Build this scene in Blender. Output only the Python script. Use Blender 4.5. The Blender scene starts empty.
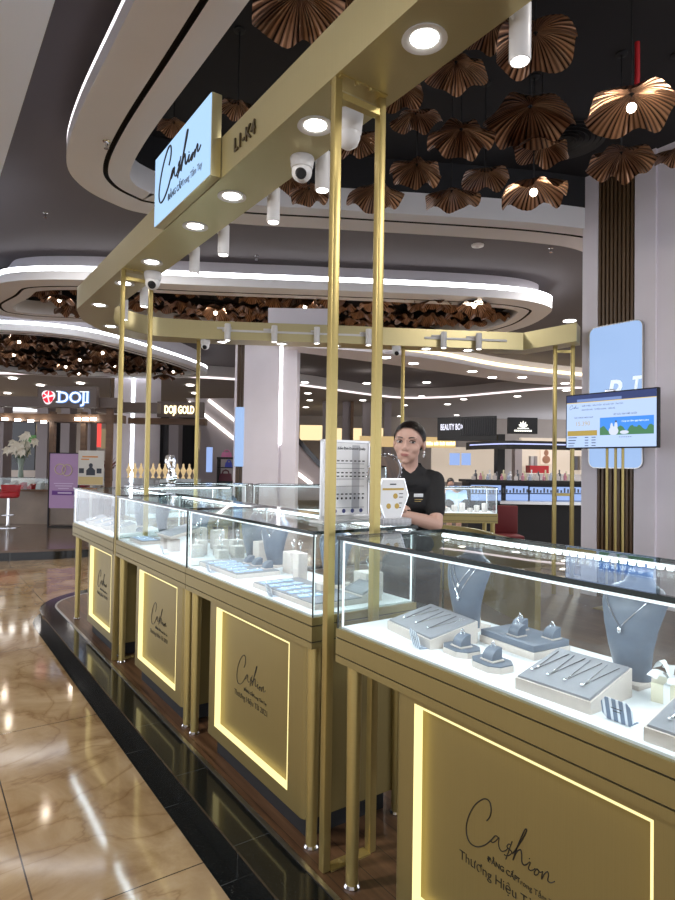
import bpy, bmesh, random
from math import *
from mathutils import Vector, Matrix

SCN = bpy.context.scene
COL = SCN.collection
RND = random.Random(11)
TH = radians(34.78)                      # the kiosk runs 34.8 degrees to the left of the view
ES = Vector((-sin(TH), cos(TH), 0))      # along the counters, away from the camera
ET = Vector((cos(TH), sin(TH), 0))       # across the counters, into the kiosk
PZ = 0.13                                # platform height


def K(t, s, z=0.0):
    return ET * t + ES * s + Vector((0, 0, z))


# ------------------------------------------------------------------ materials
def _set(n, k, v):
    if k in n.inputs:
        n.inputs[k].default_value = v


def mat(name, col, rough=.5, metal=0., emis=None, es=0., spec=None, bump=None, var=None, aniso=0.):
    m = bpy.data.materials.new(name)
    m.use_nodes = True
    nt = m.node_tree
    b = nt.nodes['Principled BSDF']
    b.inputs['Base Color'].default_value = (*col, 1)
    b.inputs['Roughness'].default_value = rough
    b.inputs['Metallic'].default_value = metal
    if spec is not None:
        _set(b, 'Specular IOR Level', spec)
    if aniso:
        _set(b, 'Anisotropic', aniso)
    if emis:
        _set(b, 'Emission Color', (*emis, 1))
        _set(b, 'Emission Strength', es)
    if var or bump:
        tc = nt.nodes.new('ShaderNodeTexCoord')
        mp = nt.nodes.new('ShaderNodeMapping')
        nz = nt.nodes.new('ShaderNodeTexNoise')
        sc = (var or bump)
        mp.inputs['Scale'].default_value = sc[0] if isinstance(sc[0], tuple) else (sc[0],) * 3
        nz.inputs['Detail'].default_value = 4
        nz.inputs['Scale'].default_value = 1
        nt.links.new(tc.outputs['Object'], mp.inputs['Vector'])
        nt.links.new(mp.outputs['Vector'], nz.inputs['Vector'])
        if var:
            rp = nt.nodes.new('ShaderNodeValToRGB')
            k = var[1]
            rp.color_ramp.elements[0].position = .3
            rp.color_ramp.elements[1].position = .7
            rp.color_ramp.elements[0].color = (*[max(0, c * (1 - k)) for c in col], 1)
            rp.color_ramp.elements[1].color = (*[min(1, c * (1 + k)) for c in col], 1)
            nt.links.new(nz.outputs['Fac'], rp.inputs['Fac'])
            nt.links.new(rp.outputs['Color'], b.inputs['Base Color'])
        if bump:
            bp = nt.nodes.new('ShaderNodeBump')
            bp.inputs['Strength'].default_value = bump[1]
            bp.inputs['Distance'].default_value = .01
            nt.links.new(nz.outputs['Fac'], bp.inputs['Height'])
            nt.links.new(bp.outputs['Normal'], b.inputs['Normal'])
    return m


def glow(name, col, strength):
    return mat(name, tuple(.06 * c for c in col), .5, 0, col, strength)


def glass_mat(name, tint, refl=1.0, base=.0):
    m = bpy.data.materials.new(name)
    m.use_nodes = True
    nt = m.node_tree
    nt.nodes.clear()
    out = nt.nodes.new('ShaderNodeOutputMaterial')
    tr = nt.nodes.new('ShaderNodeBsdfTransparent')
    tr.inputs['Color'].default_value = (*tint, 1)
    gl = nt.nodes.new('ShaderNodeBsdfGlossy')
    gl.inputs['Roughness'].default_value = .0
    gl.inputs['Color'].default_value = (1, 1, 1, 1)
    lw = nt.nodes.new('ShaderNodeLayerWeight')
    lw.inputs['Blend'].default_value = .5
    pw_ = nt.nodes.new('ShaderNodeMath')
    pw_.operation = 'POWER'
    pw_.inputs[1].default_value = 5
    nt.links.new(lw.outputs['Facing'], pw_.inputs[0])
    mu = nt.nodes.new('ShaderNodeMath')
    mu.operation = 'MULTIPLY_ADD'
    mu.inputs[1].default_value = .92 * refl
    mu.inputs[2].default_value = .03 * refl + base
    mx = nt.nodes.new('ShaderNodeMixShader')
    nt.links.new(pw_.outputs[0], mu.inputs[0])
    nt.links.new(mu.outputs[0], mx.inputs[0])
    nt.links.new(tr.outputs[0], mx.inputs[1])
    nt.links.new(gl.outputs[0], mx.inputs[2])
    nt.links.new(mx.outputs[0], out.inputs[0])
    return m


def N(nt, typ, **kw):
    n = nt.nodes.new('ShaderNode' + typ)
    for k, v in kw.items():
        setattr(n, k, v)
    return n


def math_node(nt, op, a, b=None):
    n = N(nt, 'Math', operation=op)
    for i, v in enumerate((a, b)):
        if v is None:
            continue
        if isinstance(v, (int, float)):
            n.inputs[i].default_value = v
        else:
            nt.links.new(v, n.inputs[i])
    return n.outputs[0]


def ramp(nt, fac, stops):
    r = N(nt, 'ValToRGB')
    el = r.color_ramp.elements
    while len(el) < len(stops):
        el.new(.5)
    for e, (p, c) in zip(el, stops):
        e.position = p
        e.color = (*c, 1)
    nt.links.new(fac, r.inputs['Fac'])
    return r.outputs['Color']


def marble_mat():
    m = mat('beige marble', (.5, .36, .22), .085)
    nt = m.node_tree
    b = nt.nodes['Principled BSDF']
    tc = N(nt, 'TexCoord')
    n1 = N(nt, 'TexNoise')
    n1.inputs['Scale'].default_value = 1.6
    n1.inputs['Detail'].default_value = 9
    n1.inputs['Roughness'].default_value = .62
    n1.inputs['Distortion'].default_value = 1.2
    nt.links.new(tc.outputs['Object'], n1.inputs['Vector'])
    c1 = ramp(nt, n1.outputs['Fac'], [(.28, (.20, .118, .056)), (.45, (.30, .20, .105)), (.58, (.38, .27, .155)), (.75, (.47, .36, .235))])
    # thin dark veins where a distorted noise crosses its middle
    n2 = N(nt, 'TexNoise')
    n2.inputs['Scale'].default_value = 1.1
    n2.inputs['Detail'].default_value = 5
    n2.inputs['Distortion'].default_value = 2.2
    nt.links.new(tc.outputs['Object'], n2.inputs['Vector'])
    v = math_node(nt, 'ABSOLUTE', math_node(nt, 'SUBTRACT', n2.outputs['Fac'], .5))
    vein = ramp(nt, v, [(0, (.42, .28, .15)), (.012, (.8, .72, .62)), (.04, (1, 1, 1))])
    mx = N(nt, 'MixRGB', blend_type='MULTIPLY')
    mx.inputs[0].default_value = .5
    nt.links.new(c1, mx.inputs[1])
    nt.links.new(vein, mx.inputs[2])
    # tile joints: every 0.82 m across and 1.65 m along the kiosk front
    sp = N(nt, 'SeparateXYZ')
    nt.links.new(tc.outputs['Object'], sp.inputs[0])
    jx = math_node(nt, 'FRACT', math_node(nt, 'DIVIDE', math_node(nt, 'ADD', sp.outputs['X'], 8.2 - .38), .82))
    jy = math_node(nt, 'FRACT', math_node(nt, 'DIVIDE', math_node(nt, 'ADD', sp.outputs['Y'], 16.5 - 2.23), 1.65))
    lx = math_node(nt, 'LESS_THAN', jx, .007)
    ly = math_node(nt, 'LESS_THAN', jy, .0035)
    j = math_node(nt, 'MAXIMUM', lx, ly)
    m2 = N(nt, 'MixRGB')
    nt.links.new(j, m2.inputs[0])
    nt.links.new(mx.outputs[0], m2.inputs[1])
    m2.inputs[2].default_value = (.05, .035, .025, 1)
    nt.links.new(m2.outputs[0], b.inputs['Base Color'])
    return m


def wood_mat(name, dark, light, plank=.12):
    m = mat(name, light, .38)
    nt = m.node_tree
    b = nt.nodes['Principled BSDF']
    tc = N(nt, 'TexCoord')
    sp = N(nt, 'SeparateXYZ')
    nt.links.new(tc.outputs['Object'], sp.inputs[0])
    row = math_node(nt, 'FLOOR', math_node(nt, 'DIVIDE', sp.outputs['X'], plank))
    cmb = N(nt, 'CombineXYZ')
    nt.links.new(math_node(nt, 'MULTIPLY', sp.outputs['X'], 38), cmb.inputs[0])
    nt.links.new(math_node(nt, 'ADD', math_node(nt, 'MULTIPLY', sp.outputs['Y'], 2.5), math_node(nt, 'MULTIPLY', row, 7.3)), cmb.inputs[1])
    n = N(nt, 'TexNoise')
    n.inputs['Scale'].default_value = 1
    n.inputs['Detail'].default_value = 5
    nt.links.new(cmb.outputs[0], n.inputs['Vector'])
    c = ramp(nt, n.outputs['Fac'], [(.3, dark), (.7, light)])
    j = math_node(nt, 'LESS_THAN', math_node(nt, 'FRACT', math_node(nt, 'DIVIDE', sp.outputs['X'], plank)), .025)
    mx = N(nt, 'MixRGB')
    nt.links.new(j, mx.inputs[0])
    nt.links.new(c, mx.inputs[1])
    mx.inputs[2].default_value = (.012, .007, .004, 1)
    nt.links.new(mx.outputs[0], b.inputs['Base Color'])
    return m


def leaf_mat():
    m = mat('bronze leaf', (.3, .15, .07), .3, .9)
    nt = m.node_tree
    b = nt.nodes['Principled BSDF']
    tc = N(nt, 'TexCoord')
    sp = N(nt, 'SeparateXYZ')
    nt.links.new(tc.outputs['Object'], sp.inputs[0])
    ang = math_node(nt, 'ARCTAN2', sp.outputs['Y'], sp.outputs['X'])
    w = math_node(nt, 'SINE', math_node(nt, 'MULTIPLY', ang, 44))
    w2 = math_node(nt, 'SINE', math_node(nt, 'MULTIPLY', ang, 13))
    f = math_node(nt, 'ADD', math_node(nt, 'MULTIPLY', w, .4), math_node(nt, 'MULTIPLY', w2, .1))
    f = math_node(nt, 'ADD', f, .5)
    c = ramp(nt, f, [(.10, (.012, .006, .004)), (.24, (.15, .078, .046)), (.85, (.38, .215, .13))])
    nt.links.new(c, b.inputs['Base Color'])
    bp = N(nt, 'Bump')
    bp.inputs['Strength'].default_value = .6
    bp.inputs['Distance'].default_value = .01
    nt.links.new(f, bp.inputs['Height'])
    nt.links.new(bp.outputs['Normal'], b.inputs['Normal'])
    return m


def stripe_mat(name, a, b_, axis, freq, duty=.5):
    m = mat(name, a, .35)
    nt = m.node_tree
    b = nt.nodes['Principled BSDF']
    tc = N(nt, 'TexCoord')
    sp = N(nt, 'SeparateXYZ')
    nt.links.new(tc.outputs['Object'], sp.inputs[0])
    f = math_node(nt, 'FRACT', math_node(nt, 'MULTIPLY', math_node(nt, 'ADD', sp.outputs[axis], 10), freq))
    g = math_node(nt, 'LESS_THAN', f, duty)
    mx = N(nt, 'MixRGB')
    nt.links.new(g, mx.inputs[0])
    mx.inputs[1].default_value = (*a, 1)
    mx.inputs[2].default_value = (*b_, 1)
    nt.links.new(mx.outputs[0], b.inputs['Base Color'])
    return m


def granite_mat():
    m = mat('black granite', (.008, .009, .009), .1)
    nt = m.node_tree
    b = nt.nodes['Principled BSDF']
    tc = N(nt, 'TexCoord')
    n = N(nt, 'TexNoise')
    n.inputs['Scale'].default_value = 180
    n.inputs['Detail'].default_value = 3
    nt.links.new(tc.outputs['Object'], n.inputs['Vector'])
    c = ramp(nt, n.outputs['Fac'], [(.45, (.005, .006, .006)), (.62, (.012, .014, .014)), (.75, (.05, .055, .05))])
    sp = N(nt, 'SeparateXYZ')
    nt.links.new(tc.outputs['Object'], sp.inputs[0])
    j = math_node(nt, 'LESS_THAN', math_node(nt, 'FRACT', math_node(nt, 'DIVIDE', math_node(nt, 'ADD', sp.outputs['Y'], 9.93), .6)), .006)
    mx = N(nt, 'MixRGB')
    nt.links.new(j, mx.inputs[0])
    nt.links.new(c, mx.inputs[1])
    mx.inputs[2].default_value = (.06, .065, .065, 1)
    nt.links.new(mx.outputs[0], b.inputs['Base Color'])
    return m


def gold_mat(name, col, rough, metal, grain=((4, 4, 500))):
    m = mat(name, col, rough, metal, var=(grain, .035))
    return m


M = {}
M['gold'] = gold_mat('satin gold', (.44, .345, .13), .36, .72)
M['gold_panel'] = gold_mat('satin gold panel', (.285, .225, .088), .40, .65, (600, 600, 4))
M['gold_beam'] = gold_mat('champagne gold', (.51, .44, .235), .33, .75, (600, 600, 4))
M['led_gold'] = glow('warm yellow led', (1, .84, .36), .70)
M['led_white'] = glow('cool white led', (.86, .94, 1), 4.5)
M['led_cove'] = glow('cove led', (.93, .95, 1), 4.5)
M['led_ring'] = glow('ring cove led', (1, .90, .96), 1.3)
M['led_pink'] = glow('pinkish cove led', (1, .86, .88), .9)
M['led_warm'] = glow('warm cove led', (1, .80, .45), 2.0)
M['lamp_face'] = glow('downlight face', (1, .97, .92), 9)
M['bulb'] = glow('bulb', (1, .9, .76), 7)
M['glass'] = glass_mat('clear glass', (.955, .98, .975), 1.0)
M['glass_top'] = glass_mat('clear top glass', (.93, .965, .96), .55)
M['glass_edge'] = mat('dark polished glass edge', (.008, .018, .016), .08)
M['chrome'] = mat('chrome', (.75, .75, .77), .12, 1)
M['steel'] = mat('brushed steel strip', (.55, .54, .52), .3, 1)
M['silver'] = mat('silver jewellery', (.85, .87, .9), .12, 1)
M['white_case'] = mat('white display board', (.70, .735, .76), .45)
M['cream'] = mat('cream leatherette', (.52, .47, .43), .55, var=(60, .04))
M['greyblue'] = mat('grey blue leatherette', (.10, .128, .172), .42, var=(40, .06))
M['padgrey'] = mat('grey leatherette', (.20, .21, .235), .45, var=(50, .05))
M['paleblue'] = mat('pale blue card', (.36, .50, .70), .45)
M['white_paint'] = mat('white enamel', (.72, .71, .70), .35)
M['ring_white'] = mat('soffit white', (.82, .82, .84), .8, var=(.7, .03))
M['ring_face'] = mat('soffit face', (.74, .72, .77), .8)
M['ceil'] = mat('mauve grey ceiling paint', (.125, .112, .118), .85, var=(.5, .06))
M['recess'] = mat('black plenum paint', (.018, .018, .021), .8)
M['black'] = mat('matt black', (.008, .008, .009), .6)
M['gap'] = mat('dark groove', (.012, .010, .010), .8)
M['soffit_grey'] = mat('pale grey soffit', (.80, .86, .98), .8)
M['far_ceil'] = mat('far ceiling', (.46, .43, .42), .85)
M['col'] = mat('pale mauve column panel', (.78, .74, .80), .42, var=(1.2, .05))
M['marble'] = marble_mat()
M['granite'] = granite_mat()
M['wood'] = wood_mat('brown wood planks', (.055, .026, .012), (.15, .078, .038))
M['wood_slat'] = wood_mat('walnut slat', (.07, .04, .018), (.15, .088, .042), .5)
M['leaf'] = leaf_mat()
M['ink'] = mat('black lettering', (.006, .006, .006), .4)
M['light_panel'] = glow('backlit blue white panel', (.42, .62, 1), .42)
M['sign_panel'] = glow('backlit sign panel', (.42, .66, 1), .52)
M['granite_step'] = M['granite']
M['taupe'] = mat('taupe fascia', (.13, .10, .088), .5)
M['taupe_wood'] = mat('brown wood fascia', (.16, .09, .05), .5, var=((2, 2, 14), .2))
M['dark_red'] = mat('dark red cloth', (.13, .008, .010), .6)
M['red'] = mat('red velvet', (.42, .012, .018), .5)


# ------------------------------------------------------------------ mesh builder
class MB:
    def __init__(s):
        s.bm = bmesh.new()

    def v(s, p):
        return s.bm.verts.new(Vector(p))

    def face(s, vs):
        try:
            return s.bm.faces.new(vs)
        except ValueError:
            return None

    def quad(s, a, b, c, d):
        return s.face([s.v(a), s.v(b), s.v(c), s.v(d)])

    def box(s, x0, x1, y0, y1, z0, z1, bev=0, T=None, seg=2):
        bm = s.bm if not bev else bmesh.new()
        P = [(x0, y0, z0), (x1, y0, z0), (x1, y1, z0), (x0, y1, z0), (x0, y0, z1), (x1, y0, z1), (x1, y1, z1), (x0, y1, z1)]
        vs = [bm.verts.new(Vector(p) if (T is None or bev) else T @ Vector(p)) for p in P]
        for f in ((3, 2, 1, 0), (4, 5, 6, 7), (0, 1, 5, 4), (1, 2, 6, 5), (2, 3, 7, 6), (3, 0, 4, 7)):
            bm.faces.new([vs[i] for i in f])
        if bev:
            bmesh.ops.bevel(bm, geom=bm.edges[:], offset=bev, segments=seg, affect='EDGES', profile=.5)
            s.absorb(bm, T)
        return s

    def absorb(s, bm, T=None):
        mp = {}
        for v in bm.verts:
            mp[v] = s.bm.verts.new(T @ v.co if T is not None else v.co)
        for f in bm.faces:
            s.face([mp[v] for v in f.verts])
        bm.free()

    def prism(s, poly, z0, z1, T=None, caps=True):
        f = (lambda p: Vector(p)) if T is None else (lambda p: T @ Vector(p))
        a = [s.v(f((x, y, z0))) for x, y in poly]
        b = [s.v(f((x, y, z1))) for x, y in poly]
        n = len(poly)
        for i in range(n):
            s.face([a[i], a[(i + 1) % n], b[(i + 1) % n], b[i]])
        if caps:
            s.face(a[::-1])
            s.face(b)
        return s

    def rings(s, rr, close=True, cap=True):
        vs = [[s.v(p) for p in r] for r in rr]
        for a, b in zip(vs, vs[1:]):
            n = len(a)
            for i in range(n if close else n - 1):
                s.face([a[i], a[(i + 1) % n], b[(i + 1) % n], b[i]])
        if cap and close:
            s.face(vs[0][::-1])
            s.face(vs[-1])
        return s

    def lathe(s, prof, n=24, c=(0, 0, 0), T=None, cap=True):
        rr = []
        for r, z in prof:
            ring = []
            for i in range(n):
                a = 2 * pi * i / n
                p = Vector((c[0] + r * cos(a), c[1] + r * sin(a), c[2] + z))
                ring.append(T @ p if T is not None else p)
            rr.append(ring)
        return s.rings(rr, True, cap)

    def tube(s, pts, r, n=8, cap=True, closed=False):
        pts = [Vector(p) for p in pts]
        m = len(pts)
        rad = r if isinstance(r, (list, tuple)) else [r] * m
        rr = []
        up = None
        for i, p in enumerate(pts):
            if closed:
                d = pts[(i + 1) % m] - pts[i - 1]
            else:
                d = pts[min(i + 1, m - 1)] - pts[max(i - 1, 0)]
            d = d.normalized() if d.length > 1e-9 else Vector((0, 0, 1))
            if up is None:
                ref = Vector((0, 0, 1)) if abs(d.z) < .9 else Vector((1, 0, 0))
                up = (ref - d * ref.dot(d)).normalized()
            else:
                up = up - d * up.dot(d)
                up = up.normalized() if up.length > 1e-6 else Vector((1, 0, 0))
            sd = d.cross(up)
            rr.append([p + (up * cos(2 * pi * k / n) + sd * sin(2 * pi * k / n)) * rad[i] for k in range(n)])
        if closed:
            rr.append(rr[0])
            return s.rings(rr, True, False)
        return s.rings(rr, True, cap)

    def sphere(s, c, r, nu=16, nv=10, sc=(1, 1, 1), T=None):
        prof = []
        rr = []
        for j in range(nv + 1):
            a = -pi / 2 + pi * j / nv
            ring = []
            for i in range(nu):
                b = 2 * pi * i / nu
                rad = max(cos(a), .002)
                p = Vector((c[0] + r * sc[0] * rad * cos(b), c[1] + r * sc[1] * rad * sin(b), c[2] + r * sc[2] * sin(a)))
                ring.append(T @ p if T is not None else p)
            rr.append(ring)
        return s.rings(rr)

    def grid(s, f, nu, nv):
        vs = [[s.v(f(i / nu, j / nv)) for j in range(nv + 1)] for i in range(nu + 1)]
        for i in range(nu):
            for j in range(nv):
                s.face([vs[i][j], vs[i + 1][j], vs[i + 1][j + 1], vs[i][j + 1]])
        return s

    def build(s, name, m, parent=None, loc=None, rz=0., smooth=True, ang=35):
        bm = s.bm
        bmesh.ops.recalc_face_normals(bm, faces=bm.faces[:])
        me = bpy.data.meshes.new(name)
        bm.to_mesh(me)
        bm.free()
        me.materials.append(M[m] if isinstance(m, str) else m)
        if smooth:
            me.polygons.foreach_set('use_smooth', [True] * len(me.polygons))
            me.set_sharp_from_angle(angle=radians(ang))
        o = bpy.data.objects.new(name, me)
        COL.objects.link(o)
        if parent is not None:
            o.parent = parent
        if loc is not None:
            o.location = loc
        o.rotation_euler.z = rz
        return o


def tag(o, label=None, cat=None, group=None, kind=None):
    if label:
        o['label'] = label
    if cat:
        o['category'] = cat
    if group:
        o['group'] = group
    if kind:
        o['kind'] = kind
    return o


def thing(name, label, cat, loc=(0, 0, 0), rz=0., group=None):
    o = bpy.data.objects.new(name, None)
    o.empty_display_size = .05
    COL.objects.link(o)
    o.location = loc
    o.rotation_euler.z = rz
    return tag(o, label, cat, group)


def kids(o):
    return [c for c in bpy.data.objects if c.parent == o]


def dup(o, loc=None, rz=None, label=None, scale=None, parent=None, group=None):
    c = o.copy()
    COL.objects.link(c)
    if parent is not None:
        c.parent = parent
    if loc is not None:
        c.location = loc
    if rz is not None:
        c.rotation_euler.z = rz
    if scale is not None:
        c.scale = scale if isinstance(scale, tuple) else (scale,) * 3
    if label:
        c['label'] = label
    if group:
        c['group'] = group
    for k in kids(o):
        if k != c:
            dup(k, parent=c)
    return c


def struct(o):
    o['kind'] = 'structure'
    return o


FONT = None


def text_mesh(body, size, name, m, parent, T, depth=.001, align='LEFT', bold=0., shear=0., sx=1.):
    cu = bpy.data.curves.new(name, 'FONT')
    cu.body = body
    cu.size = size
    cu.extrude = depth
    cu.align_x = align
    cu.offset = bold
    cu.shear = shear
    cu.resolution_u = 3
    o = bpy.data.objects.new(name + '_tmp', cu)
    COL.objects.link(o)
    dg = bpy.context.evaluated_depsgraph_get()
    me = bpy.data.meshes.new_from_object(o.evaluated_get(dg))
    bpy.data.objects.remove(o)
    bpy.data.curves.remove(cu)
    me.transform(T @ Matrix.Diagonal((sx, 1, 1, 1)))
    me.name = name
    me.materials.clear()
    me.materials.append(M[m] if isinstance(m, str) else m)
    r = bpy.data.objects.new(name, me)
    COL.objects.link(r)
    if parent is not None:
        r.parent = parent
    return r


def frame(o, x, y):
    """matrix: local x->x, local y->y, local z->x cross y, at origin o"""
    x = Vector(x).normalized()
    y = Vector(y).normalized()
    z = x.cross(y)
    return Matrix(((x.x, y.x, z.x, o[0]), (x.y, y.y, z.y, o[1]), (x.z, y.z, z.z, o[2]), (0, 0, 0, 1)))


# the handwritten shop name as strokes (x to the right 0..1, y up)
SCRIPT = {
    'C': [(0.256, 0.271), (0.293, 0.319), (0.308, 0.377), (0.293, 0.432), (0.249, 0.443), (0.19, 0.414), (0.106, 0.337), (0.037, 0.231), (0.0, 0.121), (0.011, 0.04), (0.055, 0.0), (0.136, 0.007), (0.231, 0.062), (0.304, 0.132), (0.355, 0.19)],
    'a': [(0.396, 0.194), (0.366, 0.198), (0.333, 0.168), (0.311, 0.132), (0.333, 0.128), (0.37, 0.161), (0.403, 0.198), (0.399, 0.158), (0.407, 0.121), (0.436, 0.106), (0.476, 0.128), (0.505, 0.158)],
    'd': [(0.542, 0.201), (0.516, 0.198), (0.495, 0.172), (0.516, 0.161), (0.549, 0.154), (0.535, 0.125), (0.498, 0.099), (0.465, 0.092)],
    'e': [(0.553, 0.234), (0.484, 0.066)],
    'h': [(0.56, 0.143), (0.608, 0.212), (0.674, 0.315), (0.711, 0.388), (0.692, 0.385), (0.659, 0.322), (0.612, 0.223), (0.571, 0.117), (0.568, 0.103), (0.604, 0.176), (0.645, 0.212), (0.659, 0.187), (0.663, 0.128), (0.685, 0.114), (0.718, 0.136)],
    'i': [(0.718, 0.136), (0.74, 0.161), (0.751, 0.161), (0.733, 0.114), (0.755, 0.106), (0.788, 0.128), (0.802, 0.143)],
    'j': [(0.74, 0.188), (0.746, 0.19)],
    'o': [(0.817, 0.147), (0.795, 0.114), (0.799, 0.095), (0.828, 0.11), (0.842, 0.143), (0.821, 0.15), (0.853, 0.139), (0.875, 0.154)],
    'n': [(0.879, 0.158), (0.868, 0.095), (0.894, 0.143), (0.927, 0.179), (0.938, 0.158), (0.93, 0.117), (0.96, 0.114), (1.0, 0.143)]}


def smooth_line(pts, k=4):
    pts = [Vector((*p, 0)) if len(p) == 2 else Vector(p) for p in pts]
    if len(pts) < 3:
        return pts
    out = []
    for i in range(len(pts) - 1):
        p0, p1, p2, p3 = pts[max(i - 1, 0)], pts[i], pts[i + 1], pts[min(i + 2, len(pts) - 1)]
        for j in range(k):
            t = j / k
            out.append(.5 * ((2 * p1) + (p2 - p0) * t + (2 * p0 - 5 * p1 + 4 * p2 - p3) * t * t + (3 * p1 - p0 - 3 * p2 + p3) * t ** 3))
    out.append(pts[-1])
    return out


def script_mesh(width, r, T, name, m, parent, yk=1.):
    b = MB()
    for k, st in SCRIPT.items():
        rr = r * (1.35 if k in 'Ch' else 1)
        b.tube([T @ Vector((p.x * width, p.y * width * yk, 0)) for p in smooth_line(st)], rr, 6)
    return b.build(name, m, parent)


def loop(pts, k=6):
    """closed catmull-rom loop through 2-D points"""
    n = len(pts)
    P = [Vector((p[0], p[1])) for p in pts]
    out = []
    for i in range(n):
        p0, p1, p2, p3 = P[i - 1], P[i], P[(i + 1) % n], P[(i + 2) % n]
        for j in range(k):
            t = j / k
            out.append(.5 * ((2 * p1) + (p2 - p0) * t + (2 * p0 - 5 * p1 + 4 * p2 - p3) * t * t + (3 * p1 - p0 - 3 * p2 + p3) * t ** 3))
    return out


def inset(lp, d):
    n = len(lp)
    a = sum(lp[i - 1].x * lp[i].y - lp[i].x * lp[i - 1].y for i in range(n))
    sg = 1 if a > 0 else -1
    out = []
    for i in range(n):
        tg = (lp[(i + 1) % n] - lp[i - 1])
        tg.normalize()
        out.append(lp[i] + Vector((-tg.y, tg.x)) * d * sg)
    return out


def area_light(name, loc, rot, sx, sy, power, col=(1, 1, 1), spread=None):
    l = bpy.data.lights.new(name, 'AREA')
    l.shape = 'RECTANGLE'
    l.size = sx
    l.size_y = sy
    l.energy = power
    l.color = col
    if spread:
        l.spread = spread
    o = bpy.data.objects.new(name, l)
    COL.objects.link(o)
    o.location = loc
    o.rotation_euler = rot
    return o


def spot_light(name, loc, target, power, col=(1, 1, 1), size=radians(70), blend=.6, r=.04):
    l = bpy.data.lights.new(name, 'SPOT')
    l.energy = power
    l.color = col
    l.spot_size = size
    l.spot_blend = blend
    l.shadow_soft_size = r
    o = bpy.data.objects.new(name, l)
    COL.objects.link(o)
    o.location = loc
    d = Vector(target) - Vector(loc)
    o.rotation_euler = d.to_track_quat('-Z', 'Y').to_euler()
    return o

# ================================================================== SETTING
# floor (object turned to the kiosk's axes so its tiles follow the kiosk)
b = MB()
b.quad((-22, -10, 0), (26, -10, 0), (26, 40, 0), (-22, 40, 0))
struct(b.build('floor', 'marble', rz=TH))


def rounded_end(t0, s0, s1, t1, r, n=10):
    """outline (t, s): straight front at t0 from s0 to s1 with a round far corner"""
    out = [(t1, s0), (t0, s0)]
    for i in range(n + 1):
        a = pi + (-pi / 2) * i / n
        out.append((t0 + r + r * cos(a), s1 - r + r * sin(a)))
    out.append((t1, s1))
    return out


b = MB()
b.prism(rounded_end(.955, -2.5, 7.25, 7.4, 1.05), -.02, .0025)
struct(b.build('floor_border', 'granite', rz=TH))
b = MB()
b.prism(rounded_end(1.02, -2.5, 7.12, 7.3, .95), .003, .118)
b.prism(rounded_end(1.005, -2.5, 7.13, 7.3, .96), .118, .128)
struct(b.build('floor_step', 'granite_step', rz=TH))
b = MB()
pl = rounded_end(1.163, -2.5, 6.88, 7.2, .6)
b.prism(pl, .1285, PZ)
struct(b.build('floor_platform', 'wood', rz=TH))
b = MB()
out = rounded_end(1.153, -2.5, 6.89, 7.2, .61)[1:]
inn = rounded_end(1.171, -2.5, 6.872, 7.2, .592)[1:]
for i in range(len(out) - 1):
    p, q, r, s_ = out[i], out[i + 1], inn[i + 1], inn[i]
    lo = [b.v((x, y, .128)) for x, y in (p, q, r, s_)]
    hi = [b.v((x, y, PZ + .003)) for x, y in (p, q, r, s_)]
    b.face(hi)
    b.face(lo[::-1])
    for k in range(4):
        b.face([lo[k], lo[(k + 1) % 4], hi[(k + 1) % 4], hi[k]])
struct(b.build('trim_1', 'steel', rz=TH))

# ---- ceilings
ZR, ZD, ZP = 4.25, 4.65, 4.84            # soffit rings, painted ceiling, black plenum
SC = 1.198
G = 1.068


def gz(z):
    return 1.53 + (z - 1.53) * G



def ts(p):
    v = K(p[0] * SC, p[1] * SC)
    return (v.x, v.y)


RING1 = [ts(p) for p in [(.84, -3.2), (.84, -1), (.84, 1.2), (.84, 3.1), (.84, 4.3), (.905, 4.98), (1.08, 5.33), (1.37, 5.53), (1.72, 5.58), (2.5, 5.28), (3.36, 4.81), (4.5, 4.2), (5.1, 3.92), (5.6, 3.78), (6.3, 3.85), (7.2, 3.95), (8.2, 3.7), (8.8, 3.0), (8.9, 1), (8.8, -2), (8, -3.6), (5, -4), (2, -4)]]
RING2 = [(-5.25, 9.15), (-4.72, 8.62), (-3.68, 8.47), (-2.0, 8.64), (-.09, 8.79), (1.62, 8.95), (2.6, 9.12), (3.19, 9.42), (3.42, 9.9), (3.3, 11.0), (2.5, 12.1), (1.0, 12.7), (-1.0, 12.7), (-2.6, 12.1), (-3.7, 11.4), (-4.7, 11.1), (-5.5, 10.95), (-6.0, 10.5), (-5.85, 9.8)]
RING3 = [(-6.2, 11.15), (-5.24, 11.42), (-4.6, 12.1), (-4.0, 13.7), (-3.6, 15.2), (-3.55, 16.4), (-4.5, 17.2), (-6.5, 17.4), (-8.6, 17.0), (-9.8, 15), (-9.6, 12.6), (-8.0, 11.2)]


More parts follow.
